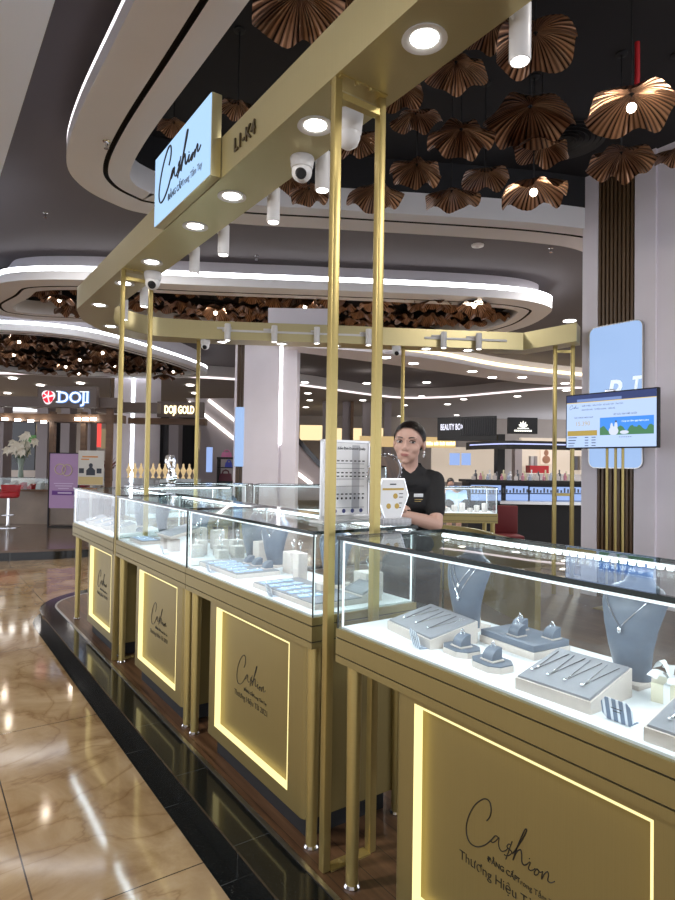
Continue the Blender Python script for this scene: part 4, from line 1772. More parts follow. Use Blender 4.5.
script_mesh(.105, .0011, Fs(.035, 2.135), 'page_logo', dk, page, 1)
for x, z, s_, txt in ((.115 + .06, 2.158, .02, 'GIỚI THIỆU   SẢN PHẨM   BỘ SƯU TẬP   TIN TỨC'), (.175, 2.118, .02, 'KHUYẾN MÃI   TUYỂN DỤNG   LIÊN HỆ'), (.09, 2.04, .022, 'GIÁ VÀNG HÔM NAY'), (.52, 2.055, .022, 'BỘ SƯU TẬP MỚI NHẤT')):
    text_mesh(txt, s_, 'page_text', dk, page, Fs(x, z), .0002)
text_mesh('15.390', .062, 'page_price', glow('price ink', (.5, .42, .22), .55), page, Fs(.10, 1.965), .0002)
b = MB()
for r in range(4):
    z = 1.845 - .028 * r
    if z < 1.76:
        continue
    for x0, w in ((.02, .10 - .012 * r), (.21, .04), (.285, .045)):
        b.box(X0 + x0, X0 + x0 + w, -.002, -.0012, z - .004, z + .004)
for i in range(6):
    b.box(X0 + .58 + .022 * i, X0 + .588 + .022 * i, -.002, -.0012, 1.836, 1.844)
b.build('page_text', dk, page, smooth=False)
text_mesh('Cùng em đón ngày hạnh phúc', .022, 'banner_text', glow('banner ink', (.8, .88, 1), .7), pic, Fs(.60, 1.985), .0002, shear=.2)
for x in (.41, .50, .575):
    b = MB()
    b.lathe([(.013, PZ), (.013, 2.1)], 14, (x, .09, 0))
    b.build('pole', 'gold', t)
b = MB()
b.box(.3, .68, .03, .26, PZ, PZ + .012, .003)
b.box(.38, .6, .05, .085, 1.85, 2.15)
b.build('base_plate', 'gold', t)
b = MB()
b.box(.43, .52, .01, .05, 2.29, 2.31, .002)
b.build('camera_clip', 'chrome', t)

# ================================================================== ON THE COUNTER
t = thing('chart_holder', 'clear upright holder with a white printed paper chart on the counter behind the tall post', 'chart holder', K(1.385, 2.10, GZ), TH)
b = MB()
b.box(0, .235, .0, .004, .03, .335)
b.build('paper', mat('white paper', (.90, .90, .90), .5), t, smooth=False)
b = MB()
for x0, x1, z0, z1 in ((-.008, .0, .025, .345), (.235, .243, .025, .345), (-.008, .243, .335, .345), (-.008, .243, .02, .03)):
    b.box(x0, x1, -.003, .007, z0, z1)
b.build('holder_frame', 'steel', t, smooth=False)
b = MB()
b.box(-.03, .27, -.05, .05, .0005, .012, .002)
b.box(-.01, .245, -.008, .012, .012, .025)
b.build('foot', mat('clear acrylic', (.55, .56, .55), .1), t)
b = MB()
for i in range(8):
    x = .05 + .022 * i
    for z in (.255, .205, .19, .115):
        b.box(x, x + .012, -.0008, .0, z, z + .005)
    b.rings([[(x + .005 + .005 * cos(a), y, .10 + .005 * sin(a)) for a in [2 * pi * k / 10 for k in range(10)]] for y in (-.0009, -.0001)])
for z in (.245, .225, .15, .06, .18):
    b.box(.02, .215, -.0006, 0, z, z + .0014)
for z in (.06, .11, .165, .21, .265, .3):
    b.box(.012, .022, -.0008, 0, z, z + .006)
b.build('print', 'ink', t, smooth=False)
b = MB()
for x in (.065, .11, .155, .2):
    b.rings([[(x + .009 * cos(a), y, .047 + .009 * sin(a)) for a in [2 * pi * k / 14 for k in range(14)]] for y in (-.0009, -.0001)])
b.build('print_circles', mat('blue print', (.05, .06, .2), .5), t, smooth=False)
text_mesh('Kiểm Định Diamond Quality', .0165, 'print_title', 'ink', t, frame((.22, -.0008, .305), (1, 0, 0), (0, 0, 1)), .0003, 'RIGHT', sx=.75)
b = MB()
b.box(.15, .19, -.0004, 0, .055, .325)
b.build('print_band', mat('grey print band', (.5, .5, .52), .5), t, smooth=False)

# round vanity mirror
t = thing('vanity_mirror', 'round chrome framed table mirror between the paper chart and the woman', 'mirror', K(1.615, 1.97, GZ), TH - radians(12))
b = MB()
T = Matrix.Translation((0, .015, .213)) @ Matrix.Rotation(radians(90 + 16), 4, 'X')
b.lathe([(0, .003), (.069, .003), (.069, -.003), (0, -.003)], 36, T=T, cap=False)
b.build('mirror_glass', mat('mirror silver', (.82, .84, .86), .02, 1), t)
b = MB()
n = 40
b.tube([T @ Vector((.073 * cos(2 * pi * i / n), .073 * sin(2 * pi * i / n), 0)) for i in range(n)], .006, 10, closed=True)
for i in range(26):
    a = 2 * pi * i / 26
    b.sphere(T @ Vector((.080 * cos(a), .080 * sin(a), 0)), .0045, 8, 6)
b.build('frame', 'chrome', t)
b = MB()
b.lathe([(.065, .001), (.066, .006), (.05, .014), (.012, .022), (.009, .05), (.014, .08), (.009, .10), (.008, .145)], 24, (0, .015, 0))
b.build('stand', 'chrome', t)

# hexagonal certificate on a patterned base
t = thing('certificate_stand', 'white hexagonal certificate board with gold seals on a silver patterned base', 'certificate', K(1.592, 1.90, GZ), TH - radians(6))
XZm = XZ
hx = [(-.078, .125), (-.045, .06), (.035, .06), (.078, .125), (.045, .195), (-.045, .195)]
hx = [(-.072, .12), (-.036, .03), (.036, .03), (.072, .12), (.052, .185), (-.052, .185)]
b = MB()
b.prism(hx, -.004, .004, XZ)
b.build('board', mat('white board', (.85, .85, .85), .35), t, smooth=False)
b = MB()
o_ = [(x * 1.06, (z - .11) * 1.06 + .11) for x, z in hx]
b.rings([[XZ @ Vector((x, z, .0035)) for x, z in hx], [XZ @ Vector((x, z, .0055)) for x, z in hx], [XZ @ Vector((x, z, .0055)) for x, z in o_], [XZ @ Vector((x, z, -.005)) for x, z in o_]], True, False)
b.build('rim', 'silver', t, smooth=False)
b = MB()
for x, z in ((.012, .118), (-.02, .078), (.02, .078)):
    b.lathe([(0, .0052), (.011, .0048), (.011, .004), (0, .004)], 18, (x, 0, 0), T=XZ @ Matrix.Translation((0, z, 0)), cap=False)
b.box(-.05, .052, -.0048, -.0041, .142, .150)
b.build('gold_seal', mat('gold print', (.55, .36, .06), .4), t)
b = MB()
b.box(-.015, .015, -.0048, -.0041, .163, .168)
for z in (.126, .112, .088, .07):
    b.box(.03, .05 - abs(.12 - z) * .2, -.0048, -.0041, z, z + .003)
b.build('print', 'ink', t, smooth=False)
b = MB()
b.box(-.06, .075, -.03, .03, .001, .03, .003)
b.build('base', stripe_mat('silver pattern', (.7, .7, .72), (.25, .25, .27), 'X', 160), t)


# ================================================================== THE WOMAN
def voxel(bm_builder, name, m, parent, voxel_size, it=6):
    o = bm_builder.build(name + '_raw', m)
    r = o.modifiers.new('r', 'REMESH')
    r.mode = 'VOXEL'
    r.voxel_size = voxel_size
    s = o.modifiers.new('s', 'SMOOTH')
    s.factor = .5
    s.iterations = it
    dg = bpy.context.evaluated_depsgraph_get()
    me = bpy.data.meshes.new_from_object(o.evaluated_get(dg))
    me.name = name
    bpy.data.objects.remove(o)
    me.polygons.foreach_set('use_smooth', [True] * len(me.polygons))
    if not me.materials:
        me.materials.append(M[m])
    r = bpy.data.objects.new(name, me)
    COL.objects.link(r)
    if parent is not None:
        r.parent = parent
    return r


M['skin'] = mat('skin', (.60, .375, .295), .5)
M['hair'] = mat('dark brown hair', (.018, .011, .009), .38, bump=((180, 180, 20), .3))
M['cloth'] = mat('black polo fabric', (.010, .010, .011), .8)
M['lip'] = mat('lips', (.40, .16, .14), .4)
M['eye_white'] = mat('eye white', (.50, .47, .45), .25)
M['iris'] = mat('dark iris', (.012, .008, .006), .15)

pw_ = thing('person', 'woman in a black polo shirt with tied back dark hair standing behind the counter', 'person', (.43, 3.34, PZ), 0)
HC = Vector((-.046, -.055, 1.523))            # head centre at eye height
HM = Matrix.Translation(HC) @ Matrix.Rotation(radians(-19), 4, 'Z') @ Matrix.Rotation(radians(3), 4, 'Y') @ Matrix.Diagonal((1.12, 1.06, 1.02, 1))


def limb(b, pts, rad, n=12):
    b.tube(pts, rad, n)
    for p, r in zip(pts, rad):
        b.sphere(p, r * .99, 12, 8)


EL_R, WR_R = Vector((.092, -.13, 1.095)), Vector((-.135, -.30, 1.165))
EL_L, WR_L = Vector((-.235, -.10, 1.07)), Vector((-.185, -.32, 1.16))
SH_R, SH_L = Vector((.102, .0, 1.32)), Vector((-.175, .01, 1.315))


def hand(b, w, d, up, side):
    """palm and five bent fingers from wrist w along d"""
    d = d.normalized()
    sd = d.cross(up).normalized() * side
    up = sd.cross(d).normalized() * side
    pc = w + d * .045
    for k in (-1, 0, 1):
        b.tube([w + sd * .012 * k, w + d * .085 + sd * .021 * k], [.017, .013], 10)
    for k, L in ((-1.5, .056), (-.5, .068), (.5, .072), (1.5, .064)):
        p = w + d * .084 + sd * .0165 * k
        q = p + d * L * .45 - up * .006
        r = q + d * L * .33 - up * .018
        s = r + d * L * .2 - up * .02
        b.tube([p - d * .02, p, q, r, s], [.0095, .009, .0085, .0078, .006], 8)
    p = w + d * .02 + sd * .022
    b.tube([p - sd * .01, p + sd * .022 + d * .025 - up * .008, p + sd * .03 + d * .055 - up * .018, p + sd * .026 + d * .075 - up * .026], [.014, .012, .0105, .007], 8)


b = MB()
# head
b.sphere((0, .014, .028), 1, 28, 18, (.071, .089, .082), HM)
b.sphere((0, -.022, -.032), 1, 24, 16, (.057, .062, .074), HM)
b.sphere((0, -.030, -.066), 1, 20, 12, (.047, .052, .042), HM)
b.sphere((0, -.060, -.096), .0175, 14, 10, (1.1, 1, .9), HM)
for k in (-1, 1):
    b.sphere((.031 * k, -.046, -.030), .030, 14, 10, T=HM)
    b.sphere((.072 * k, .012, -.008), 1, 12, 10, (.008, .019, .030), HM)
    b.sphere((.0075 * k, -.092, -.036), .0085, 10, 8, T=HM)
    b.sphere((.031 * k, -.070, .021), 1, 12, 8, (.020, .012, .008), HM)
b.tube([HM @ Vector(p) for p in ((0, -.078, .012), (0, -.088, -.008), (0, -.098, -.030), (0, -.090, -.042))], [.008, .008, .0105, .006], 10)
b.sphere((0, -.074, -.064), 1, 12, 8, (.026, .012, .016), HM)
# neck and trunk
limb(b, [HM @ Vector((0, .018, -.05)), Vector((-.038, -.015, 1.40)), Vector((-.036, .0, 1.32))], [.048, .047, .062])
for z, x, rx, ry in ((1.29, -.036, .135, .07), (1.2, -.036, .14, .085), (1.08, -.034, .125, .085), (.98, -.03, .115, .08), (.90, -.02, .13, .08), (.84, -.02, .13, .08)):
    b.sphere((x, .0, z), 1, 24, 14, (rx, ry, .085))
limb(b, [SH_R, EL_R], [.044, .036])
limb(b, [EL_R, EL_R.lerp(WR_R, .3), WR_R], [.036, .037, .023])
limb(b, [SH_L, EL_L], [.044, .036])
limb(b, [EL_L, EL_L.lerp(WR_L, .3), WR_L], [.036, .037, .023])
hand(b, WR_R, WR_R - EL_R, Vector((0, 0, 1)), 1)
hand(b, WR_L, WR_L - EL_L + Vector((.1, 0, .05)), Vector((0, 0, 1)), -1)
for k in (-1, 1):
    limb(b, [(-.02 + .075 * k, .01, .78), (-.02 + .08 * k, .0, .42), (-.02 + .08 * k, .02, .08)], [.08, .052, .036])
    b.tube([(-.02 + .08 * k, .03, .03), (-.02 + .088 * k, -.06, .03), (-.02 + .092 * k, -.13, .025)], [.03, .034, .022], 10)
body = voxel(b, 'body', 'skin', pw_, .0048, 5)
# hair
b = MB()
HMi = HM.inverted()
nu, nv = 88, 56
rows = []
for j in range(nv + 1):
    a = -pi / 2 + pi * j / nv
    rows.append([Vector((.0765 * cos(a) * cos(2 * pi * i / nu), .014 + .0955 * cos(a) * sin(2 * pi * i / nu), .029 + .089 * sin(a))) for i in range(nu)])


def hairy(p):
    # hairline: forehead above .062, sides slope back behind the ears
    lim = .078 - (abs(p.x) / .076) ** 2.2 * .055
    if p.y < -.02:
        return p.z > lim
    if p.y < .03:
        return p.z > .025 - (p.y + .02) * 1.6
    return p.z > -.075


vv = {}
for j in range(nv):
    for i in range(nu):
        q = [rows[j][i], rows[j][(i + 1) % nu], rows[j + 1][(i + 1) % nu], rows[j + 1][i]]
        c_ = sum(q, Vector()) / 4
        if hairy(c_):
            ids = [(j, i), (j, (i + 1) % nu), (j + 1, (i + 1) % nu), (j + 1, i)]
            fs = []
            for k_, p_ in zip(ids, q):
                if k_ not in vv:
                    vv[k_] = b.v(HM @ p_)
                fs.append(vv[k_])
            b.face(fs)
bmesh.ops.solidify(b.bm, geom=b.bm.faces[:], thickness=.006)
b.sphere((0, .105, .02), .038, 18, 12, (1.05, .75, 1), HM)
b.build('hair', 'hair', pw_, ang=70)
# face details
for k in (-1, 1):
    b = MB()
    b.sphere((.031 * k, -.0715, .001), .0125, 16, 10, (1.12, .8, .46), HM)
    e = b.build('eye', 'eye_white', pw_)
    b = MB()
    b.sphere((.031 * k + .0034, -.0795, .001), .0054, 12, 8, (1, .5, .98), HM)
    b.build('iris', 'iris', e)
    b = MB()
    pts = [HM @ Vector((k * x, y, z)) for x, y, z in ((.0165, -.0765, .004), (.025, -.0815, .0095), (.034, -.0805, .010), (.0455, -.072, .0045))]
    b.tube(smooth_line(pts, 4), .0021, 6)
    b.build('eyelashes', 'iris', e)
    b = MB()
    pts = [HM @ Vector((k * x, y, z)) for x, y, z in ((.014, -.0845, .0215), (.027, -.0835, .0250), (.040, -.076, .0245), (.050, -.065, .0195))]
    b.tube(smooth_line(pts, 4), [.0028] * 9 + [.0026, .0022, .0016, .001], 6)
    b.build('eyebrow', 'hair', pw_)
b = MB()
b.sphere((0, -.0855, -.0620), 1, 14, 8, (.0215, .0048, .004), HM)
b.sphere((0, -.0848, -.0685), 1, 14, 8, (.018, .0052, .0046), HM)
b.build('lips', 'lip', pw_)
b = MB()
for k, z in enumerate((-.045, -.058, -.068)):
    b.sphere((.073, .006, z), .0062 - .0006 * k, 8, 6, T=HM)
b.build('earring', 'silver', pw_)
# polo shirt
b = MB()
for z, x, rx, ry in ((1.345, -.036, .105, .062), (1.30, -.036, .152, .083), (1.2, -.036, .155, .1), (1.08, -.034, .142, .1), (.98, -.03, .135, .096), (.88, -.02, .16, .11), (.83, -.02, .165, .112)):
    b.sphere((x, .0, z), 1, 24, 14, (rx, ry, .075))
limb(b, [SH_R + Vector((-.03, 0, .015)), SH_R, SH_R.lerp(EL_R, .68)], [.05, .056, .052])
limb(b, [SH_L + Vector((.03, 0, .015)), SH_L, SH_L.lerp(EL_L, .68)], [.05, .056, .052])
shirt = voxel(b, 'polo_shirt', 'cloth', pw_, .007, 4)
b = MB()
ring0 = [Vector((-.037 + .062 * cos(a), -.004 + .058 * sin(a), 1.415 - .075 * max(0, -sin(a)) ** 2)) for a in [2 * pi * i / 28 for i in range(28)]]
ring1 = [Vector((-.037 + .085 * cos(a), -.006 + .082 * sin(a), 1.375 - .09 * max(0, -sin(a)) ** 2)) for a in [2 * pi * i / 28 for i in range(28)]]
b.rings([ring0, ring1], True, False)
bmesh.ops.solidify(b.bm, geom=b.bm.faces[:], thickness=.006)
b.build('collar', 'cloth', shirt)
b = MB()
b.box(-.025, .025, -.003, 0, -.009, .009, .001, Matrix.Translation((.0, -.112, 1.245)) @ Matrix.Rotation(radians(8), 4, 'Z'))
tag(b.build('name_tag', 'white_case', shirt), 'small white name tag')
b = MB()
for i, z in enumerate((1.222, 1.212)):
    b.box(-.02, .022 - .01 * i, -.114, -.110, z, z + .003)
b.build('embroidery', mat('gold thread', (.45, .33, .12), .5), shirt)
b = MB()
for k in (-1, 1):
    limb(b, [(-.02 + .07 * k, .01, .82), (-.02 + .08 * k, .0, .42), (-.02 + .08 * k, .02, .07)], [.095, .065, .055])
b.sphere((-.02, .005, .86), 1, 20, 12, (.16, .108, .09))
voxel(b, 'trousers', 'cloth', pw_, .01, 4)

# curved gold inner counter front
cv = smooth_line([(.95, 7.12), (1.25, 6.98), (1.48, 6.6), (1.58, 6.0), (1.72, 5.3)], 6)
b = MB()
b.rings([[(p.x + k, p.y, z) for k, z in ((0, PZ + .001), (.05, PZ + .001), (.05, .86), (0, .86))] for p in cv])
tag(b.build('curved_counter_front', 'gold_panel'), 'curved low gold counter front inside the kiosk, right of the woman', 'counter')
# ================================================================== SHOPS BEHIND
def at(u, Y):
    return (u - 337.5) / 612 * Y


def zz(u, v, Y):
    return px(u, v, Y).z


def rectbox(b, u0, u1, v0, v1, Y, d=.05):
    """box whose front face spans pixel-measured extents at distance Y"""
    um, vm = (u0 + u1) / 2, (v0 + v1) / 2
    b.box(px(u0, vm, Y).x, px(u1, vm, Y).x, Y, Y + d, px(um, v1, Y).z, px(um, v0, Y).z)


def simple(name, rects, m, label, cat, group=None, parent=None, bev=0):
    b = MB()
    for r in rects:
        rectbox(b, *r)
    o = b.build(name, m, parent, smooth=False)
    if parent is None:
        tag(o, label, cat, group)
    elif label:
        o['label'] = label
    return o


M['dais'] = mat('brown polished stone', (.13, .085, .058), .16, var=(1.1, .25))
M['counter_stone'] = mat('beige counter panel', (.24, .18, .13), .3, var=(2, .2))
M['warm_case'] = mat('warm jewellery', (.45, .33, .18), .35, .3, (1, .75, .4), .25)  # weak emission puts warm light into the busts, which are no lamps
M['mauve_wall'] = mat('mauve wall', (.34, .30, .31), .6)
M['shop_lit'] = mat('lit cream wall', (.60, .52, .44), .7, 0, (1, .86, .70), .16)  # weak emission puts the shop's lighting into the wall itself
M['dark_glass'] = mat('dark shop glass', (.03, .03, .033), .12)
M['blue_lit'] = glow('blue lit glass shelf', (.38, .55, 1), .42)

# dais of the emblem shop
b = MB()
dp = [(-16, 9.15), (-7, 9.12), (-5.06, 9.26)] + [(p.x, p.y) for p in smooth_line([(-5.06, 9.26), (-4.1, 9.68), (-3.4, 10.5), (-3.05, 11.8), (-3.0, 13.5)], 4)] + [(-3, 19), (-16, 19)]
b.prism(dp, .02, .15)
dais = struct(b.build('floor_dais', 'dais', ang=30))
b = MB()
dq = [(x + (.03 if x > -5.5 else 0), y - .03) for x, y in dp]
b.prism(dq, .0, .12)
b.build('dais_edge', 'granite', dais, ang=30)

# fascia frame of the emblem shop
ks = thing('shop_canopy', 'taupe canopy frame with brown posts over the red emblem shop', 'shop canopy', (0, 0, 0))
b = MB()
b.box(-9.5, -4.75, 13.2, 13.5, 2.68, 2.90)
rectbox(b, 95, 157, 402, 412, 14.2, .3)
b.build('fascia', 'taupe', ks, smooth=False)
b = MB()
b.box(-9.5, -5.2, 14.6, 15.0, 2.45, 2.64)
rectbox(b, 128, 205, 418, 424, 16.2, .3)
b.build('rear_beam', 'taupe_wood', ks, smooth=False)
for x, y in ((-6.85, 14.7), (-6.1, 14.7), (-9.2, 13.4), (-5.0, 13.4)):
    b = MB()
    b.box(x - .06, x + .06, y - .06, y + .06, .15, 2.7)
    b.build('post', 'taupe_wood', ks, smooth=False)
for i, (u, v) in enumerate(((4, 419), (17, 420), (30, 421), (43, 422), (77, 419), (85, 419), (93, 419))):
    b = MB()
    p = px(u, v, 14.5)
    b.box(p.x - .06, p.x + .06, p.y, p.y + .05, p.z - .02, p.z + .03)
    tag(b.build('spot_lamp', 'lamp_face', ks, smooth=False), 'small lit lamp')
# the sign
t = thing('shop_sign', 'dark sign board with glowing blue white serif letters and a red emblem', 'shop sign', (px(37, 397, 13.0).x, 13.0, px(66, 407, 13).z))
W_ = px(96, 397, 13).x - px(37, 397, 13).x
H_ = px(66, 386, 13).z - px(66, 407, 13).z
b = MB()
b.box(0, W_, 0, .16, 0, H_)
b.build('board', 'taupe', t, smooth=False)
halo, face = glow('letter halo', (.10, .32, .9), .55), glow('letter face', (.85, .93, 1), .75)
text_mesh('DOJI', .33, 'lettering', halo, t, frame((.43, -.012, .10), (1, 0, 0), (0, 0, 1)), .006, bold=.016)
text_mesh('DOJI', .33, 'lettering', face, t, frame((.43, -.022, .10), (1, 0, 0), (0, 0, 1)), .003, bold=.002)
b = MB()
for x0, x1, z in ((.405, .50, .10), (.405, .50, .325), (.905, .99, .325), (.995, 1.10, .10), (.995, 1.10, .325)):
    b.box(x0, x1, -.023, -.012, z - .002, z + .018)
b.build('letter_serifs', face, t, smooth=False)
b = MB()
ring0 = [(.235 + .135 * cos(a) * (1 + .12 * cos(3 * a - 1.2)), .215 + .145 * sin(a) * (1 + .12 * cos(3 * a - 1.2))) for a in [2 * pi * i / 30 for i in range(30)]]
b.rings([[(x, y, z) for x, z in ring0] for y in (-.012, -.002)])
em = b.build('emblem', glow('emblem white', (1, .9, .92), .6), t, smooth=False)
b = MB()
for tri in ([(.115, .19), (.20, .235), (.13, .28), (.11, .24)], [(.125, .165), (.215, .21), (.25, .09), (.19, .09)], [(.25, .235), (.345, .27), (.30, .33), (.255, .345)], [(.245, .205), (.275, .09), (.33, .13), (.355, .225)], [(.15, .295), (.22, .245), (.235, .345), (.19, .33)]):
    b.rings([[(x, y, z) for x, z in tri] for y in (-.018, -.0125)])
b.build('emblem_facets', glow('emblem red', (.8, .01, .04), .6), em, smooth=False)
t = thing('shop_sign', 'brown sign board with glowing warm letters, second sign further right', 'shop sign', (px(157, 410, 15.9).x, 15.9, px(178, 417, 15.9).z))
W_ = px(203, 410, 15.9).x - px(157, 410, 15.9).x
b = MB()
b.box(0, W_, 0, .2, 0, .40)
b.build('board', 'taupe', t, smooth=False)
text_mesh('DOJI GOLD', .28, 'lettering', glow('warm letters', (1, .82, .45), 1.6), t, frame((.19, -.012, .10), (1, 0, 0), (0, 0, 1)), .005, bold=.008, sx=.54)

# shop counter with glass, left
for u0, u1, Y, lab in ((-30, 50, 13.2, 'beige fronted jewellery counter behind the red stool'), (50.5, 100, 13.25, 'beige fronted jewellery counter behind the purple poster'), (122, 196, 14.6, 'dark counter of the gold lettered shop with gold jewellery on it')):
    t = thing('shop_counter', lab, 'counter', (0, Y, .15), 0, 'counters of the emblem shops')
    x0, x1 = at(u0, Y), at(u1, Y)
    b = MB()
    b.box(x0, x1, 0, .6, 0, .70)
    b.build('base', 'counter_stone' if u1 < 110 else 'taupe', t, smooth=False)
    b = MB()
    b.box(x0, x1, -.03, .63, .70, .74)
    b.build('worktop', 'taupe_wood', t, smooth=False)
    b = MB()
    for a in ((x0, x1, -.02, -.01), (x0, x1, .6, .61)):
        b.box(*a, .74, .98)
    b.box(x0, x1, -.02, .61, .98, .99)
    b.build('glass_case', 'glass', t, smooth=False)
    n = 9 if u1 < 110 else 12
    for i in range(n):
        x = x0 + (x1 - x0) * (i + .5) / n
        b = MB()
        hgt = .06 + .07 * ((i * 5) % 3) / 2
        if u1 < 110:
            b.rings([[(x - .055, .1, .742), (x + .055, .1, .742), (x + .055, .3, .742), (x - .055, .3, .742)], [(x - .05, .12, .742 + hgt), (x + .05, .12, .742 + hgt), (x + .05, .3, .742 + hgt + .05), (x - .05, .3, .742 + hgt + .05)]])
            o = b.build('display_block', ['cream', 'white_case', 'red'][(i * 2 + (i // 3)) % 3], smooth=False)
            lb, gp = 'small jewellery display block in the case ' + ('behind the red stool' if u1 < 60 else 'behind the purple poster'), 'display blocks ' + ('left' if u1 < 60 else 'right')
        else:
            b.lathe([(.05, 0), (.04, .02), (.02, .06), (.05, .13), (.07, .19), (.035, .25), (.02, .30), (.028, .33), (.0, .36)], 12, (x, .3, .99), cap=False)
            o = b.build('gold_bust', 'warm_case')
            lb, gp = 'small golden jewellery bust on the counter of the gold lettered shop', 'golden busts'
        o.location = (0, Y, .15)
        tag(o, lb, 'jewellery display', gp)

# red bar stool
t = thing('bar_stool', 'red seated bar stool with a chrome stem at the jewellery counter', 'stool', (at(10, 12.5), 12.5, .15))
b = MB()
b.lathe([(0, .60), (.17, .60), (.20, .63), (.20, .70), (.16, .73), (0, .735)], 24, cap=False)
b.rings([[(.2 * cos(a), .2 * sin(a), .66) for a in [radians(20 + 14 * i) for i in range(11)]] + [(.185 * cos(a), .185 * sin(a), .66) for a in [radians(160 - 14 * i) for i in range(11)]], [(.22 * cos(a), .22 * sin(a), .86) for a in [radians(20 + 14 * i) for i in range(11)]] + [(.205 * cos(a), .205 * sin(a), .86) for a in [radians(160 - 14 * i) for i in range(11)]]])
b.build('seat', 'red', t)
b = MB()
b.lathe([(.22, 0), (.22, .012), (.04, .03), (.03, .06), (.026, .6)], 24)
b.tube([(.12 * cos(a), .12 * sin(a), .25) for a in [2 * pi * i / 16 for i in range(16)]], .01, 6, closed=True)
b.build('stem', 'chrome', t)

M['lily'] = mat('lily white', (.75, .70, .58), .5)
# lilies in a glass vase
t = thing('flower_vase', 'tall vase of white lilies on the far left shop counter', 'flower vase', (at(19, 13.4), 13.5, 1.14))
b = MB()
b.lathe([(.05, 0), (.06, .03), (.045, .2), (.075, .42), (.07, .42), (.04, .2), (.05, .03)], 18)
b.build('vase', mat('green glass', (.25, .32, .26), .1), t)
rf = random.Random(4)
st, lf = MB(), MB()
for i in range(16):
    a, r = rf.uniform(0, 6.28), rf.uniform(.08, .30)
    tip = Vector((r * cos(a), r * sin(a) * .8, .62 + rf.uniform(-.05, .38)))
    st.tube([(0, 0, .2), tip * .55 + Vector((0, 0, .15)), tip], .006, 5)
    fl = MB()
    for k in range(6):
        an = k * pi / 3 + i
        d = Vector((cos(an), -.45, sin(an))).normalized()
        q = Vector((-sin(an), 0, cos(an)))
        fl.grid(lambda u, v, d=d, q=q, tip=tip: tip + d * .13 * u + q * (v - .5) * .085 * sin(pi * min(1, u + .12)) - Vector((0, 0, .05 * u * u)), 4, 2)
    fl.build('lily', 'lily', t)
    for k in range(3):
        p = tip * rf.uniform(.5, .85)
        an = rf.uniform(0, 6.28)
        d = Vector((cos(an), sin(an), .2))
        q = Vector((-sin(an), cos(an), 0))
        lf.grid(lambda u, v, d=d, q=q, p=p: p + d * .16 * u + q * (v - .5) * .035 * sin(pi * (u * .9 + .1)) - Vector((0, 0, .04 * u * u)), 4, 2)
st.build('stems', mat('stem green', (.05, .11, .03), .6), t)
lf.build('leaves', mat('leaf green', (.05, .12, .04), .5), t)

# purple poster
t = thing('poster_board', 'purple printed poster with two rings standing before the shop counter', 'poster', (px(50, 480, 12.6).x, 12.6, .15))
W_ = px(78.5, 480, 12.6).x - px(50, 480, 12.6).x
za, zb = px(64, 508, 12.6).z - .15, px(64, 453.5, 12.6).z - .15
b = MB()
b.box(0, W_, 0, .02, za, zb)
b.build('print_sheet', mat('lilac print', (.30, .19, .33), .5, 0, (.5, .3, .55), .06), t, smooth=False)  # slight emission lightens the print, though the poster is no lamp
b = MB()
b.box(-.02, 0, -.01, .03, 0, zb + .02)
b.box(W_, W_ + .02, -.01, .03, 0, zb + .02)
b.box(-.02, W_ + .02, -.01, .03, zb, zb + .02)
b.box(-.02, W_ + .02, -.01, .25, 0, .02)
b.build('stand_frame', 'black', t, smooth=False)
b = MB()
for cx, cz, r, h in ((.22, zb - .32, .11, .95), (.36, zb - .34, .10, 1.15)):
    b.tube([(cx + r * cos(a), -.006, cz + r * h * sin(a)) for a in [2 * pi * i / 24 for i in range(24)]], .012, 6, closed=True)
b.build('ring_picture', mat('pale gold print', (.55, .46, .33), .5), t)
b = MB()
b.box(.06, W_ - .06, -.006, 0, za + .27, za + .36)
b.build('banner_print', mat('deep purple print', (.12, .03, .22), .5), t, smooth=False)
b = MB()
for i, w in enumerate((.40, .34, .22)):
    b.box(W_ / 2 - w / 2, W_ / 2 + w / 2, -.005, 0, za + .50 - .05 * i, za + .515 - .05 * i)
b.box(.18, W_ - .12, -.0075, -.006, za + .30, za + .33)
b.build('print_lines', mat('pale print', (.6, .5, .66), .5), t, smooth=False)

# white poster
t = thing('poster_board', 'white and yellow printed board with a small figure standing beside the purple poster', 'poster', (px(78.5, 467, 12.4).x, 12.4, .15))
W_ = px(104, 467, 12.4).x - px(78.5, 467, 12.4).x
za, zb = px(91, 485, 12.4).z - .15, px(91, 450.5, 12.4).z - .15
b = MB()
b.box(0, W_, 0, .02, za, zb)
b.box(W_ / 2 - .02, W_ / 2 + .02, .02, .05, 0, za + .1)
b.box(W_ / 2 - .2, W_ / 2 + .2, -.1, .2, 0, .02)
b.build('board', mat('white print', (.62, .60, .55), .5), t, smooth=False)
b = MB()
b.box(.01, W_ - .01, -.003, 0, za + .01, za + .17)
b.build('yellow_print', mat('yellow print', (.60, .47, .22), .5), t, smooth=False)
b = MB()
b.box(.08, W_ - .12, -.003, 0, zb - .14, zb - .11)
b.box(.06, .22, -.003, 0, zb - .19, zb - .165)
b.build('orange_print', mat('orange print', (.62, .26, .06), .5), t, smooth=False)
b = MB()
cx = W_ / 2
b.rings([[(cx + .04 * cos(a), y, za + .40 + .045 * sin(a)) for a in [2 * pi * i / 14 for i in range(14)]] for y in (-.005, -.001)])
b.rings([[(x, y, z) for x, z in ((cx - .09, za + .2), (cx + .09, za + .2), (cx + .09, za + .3), (cx + .03, za + .36), (cx - .03, za + .36), (cx - .09, za + .3))] for y in (-.005, -.001)])
for x0 in (.02, W_ - .14):
    b.box(x0, x0 + .1, -.004, 0, za + .24, za + .34)
b.build('figure_print', mat('dark print', (.03, .035, .05), .5), t, smooth=False)

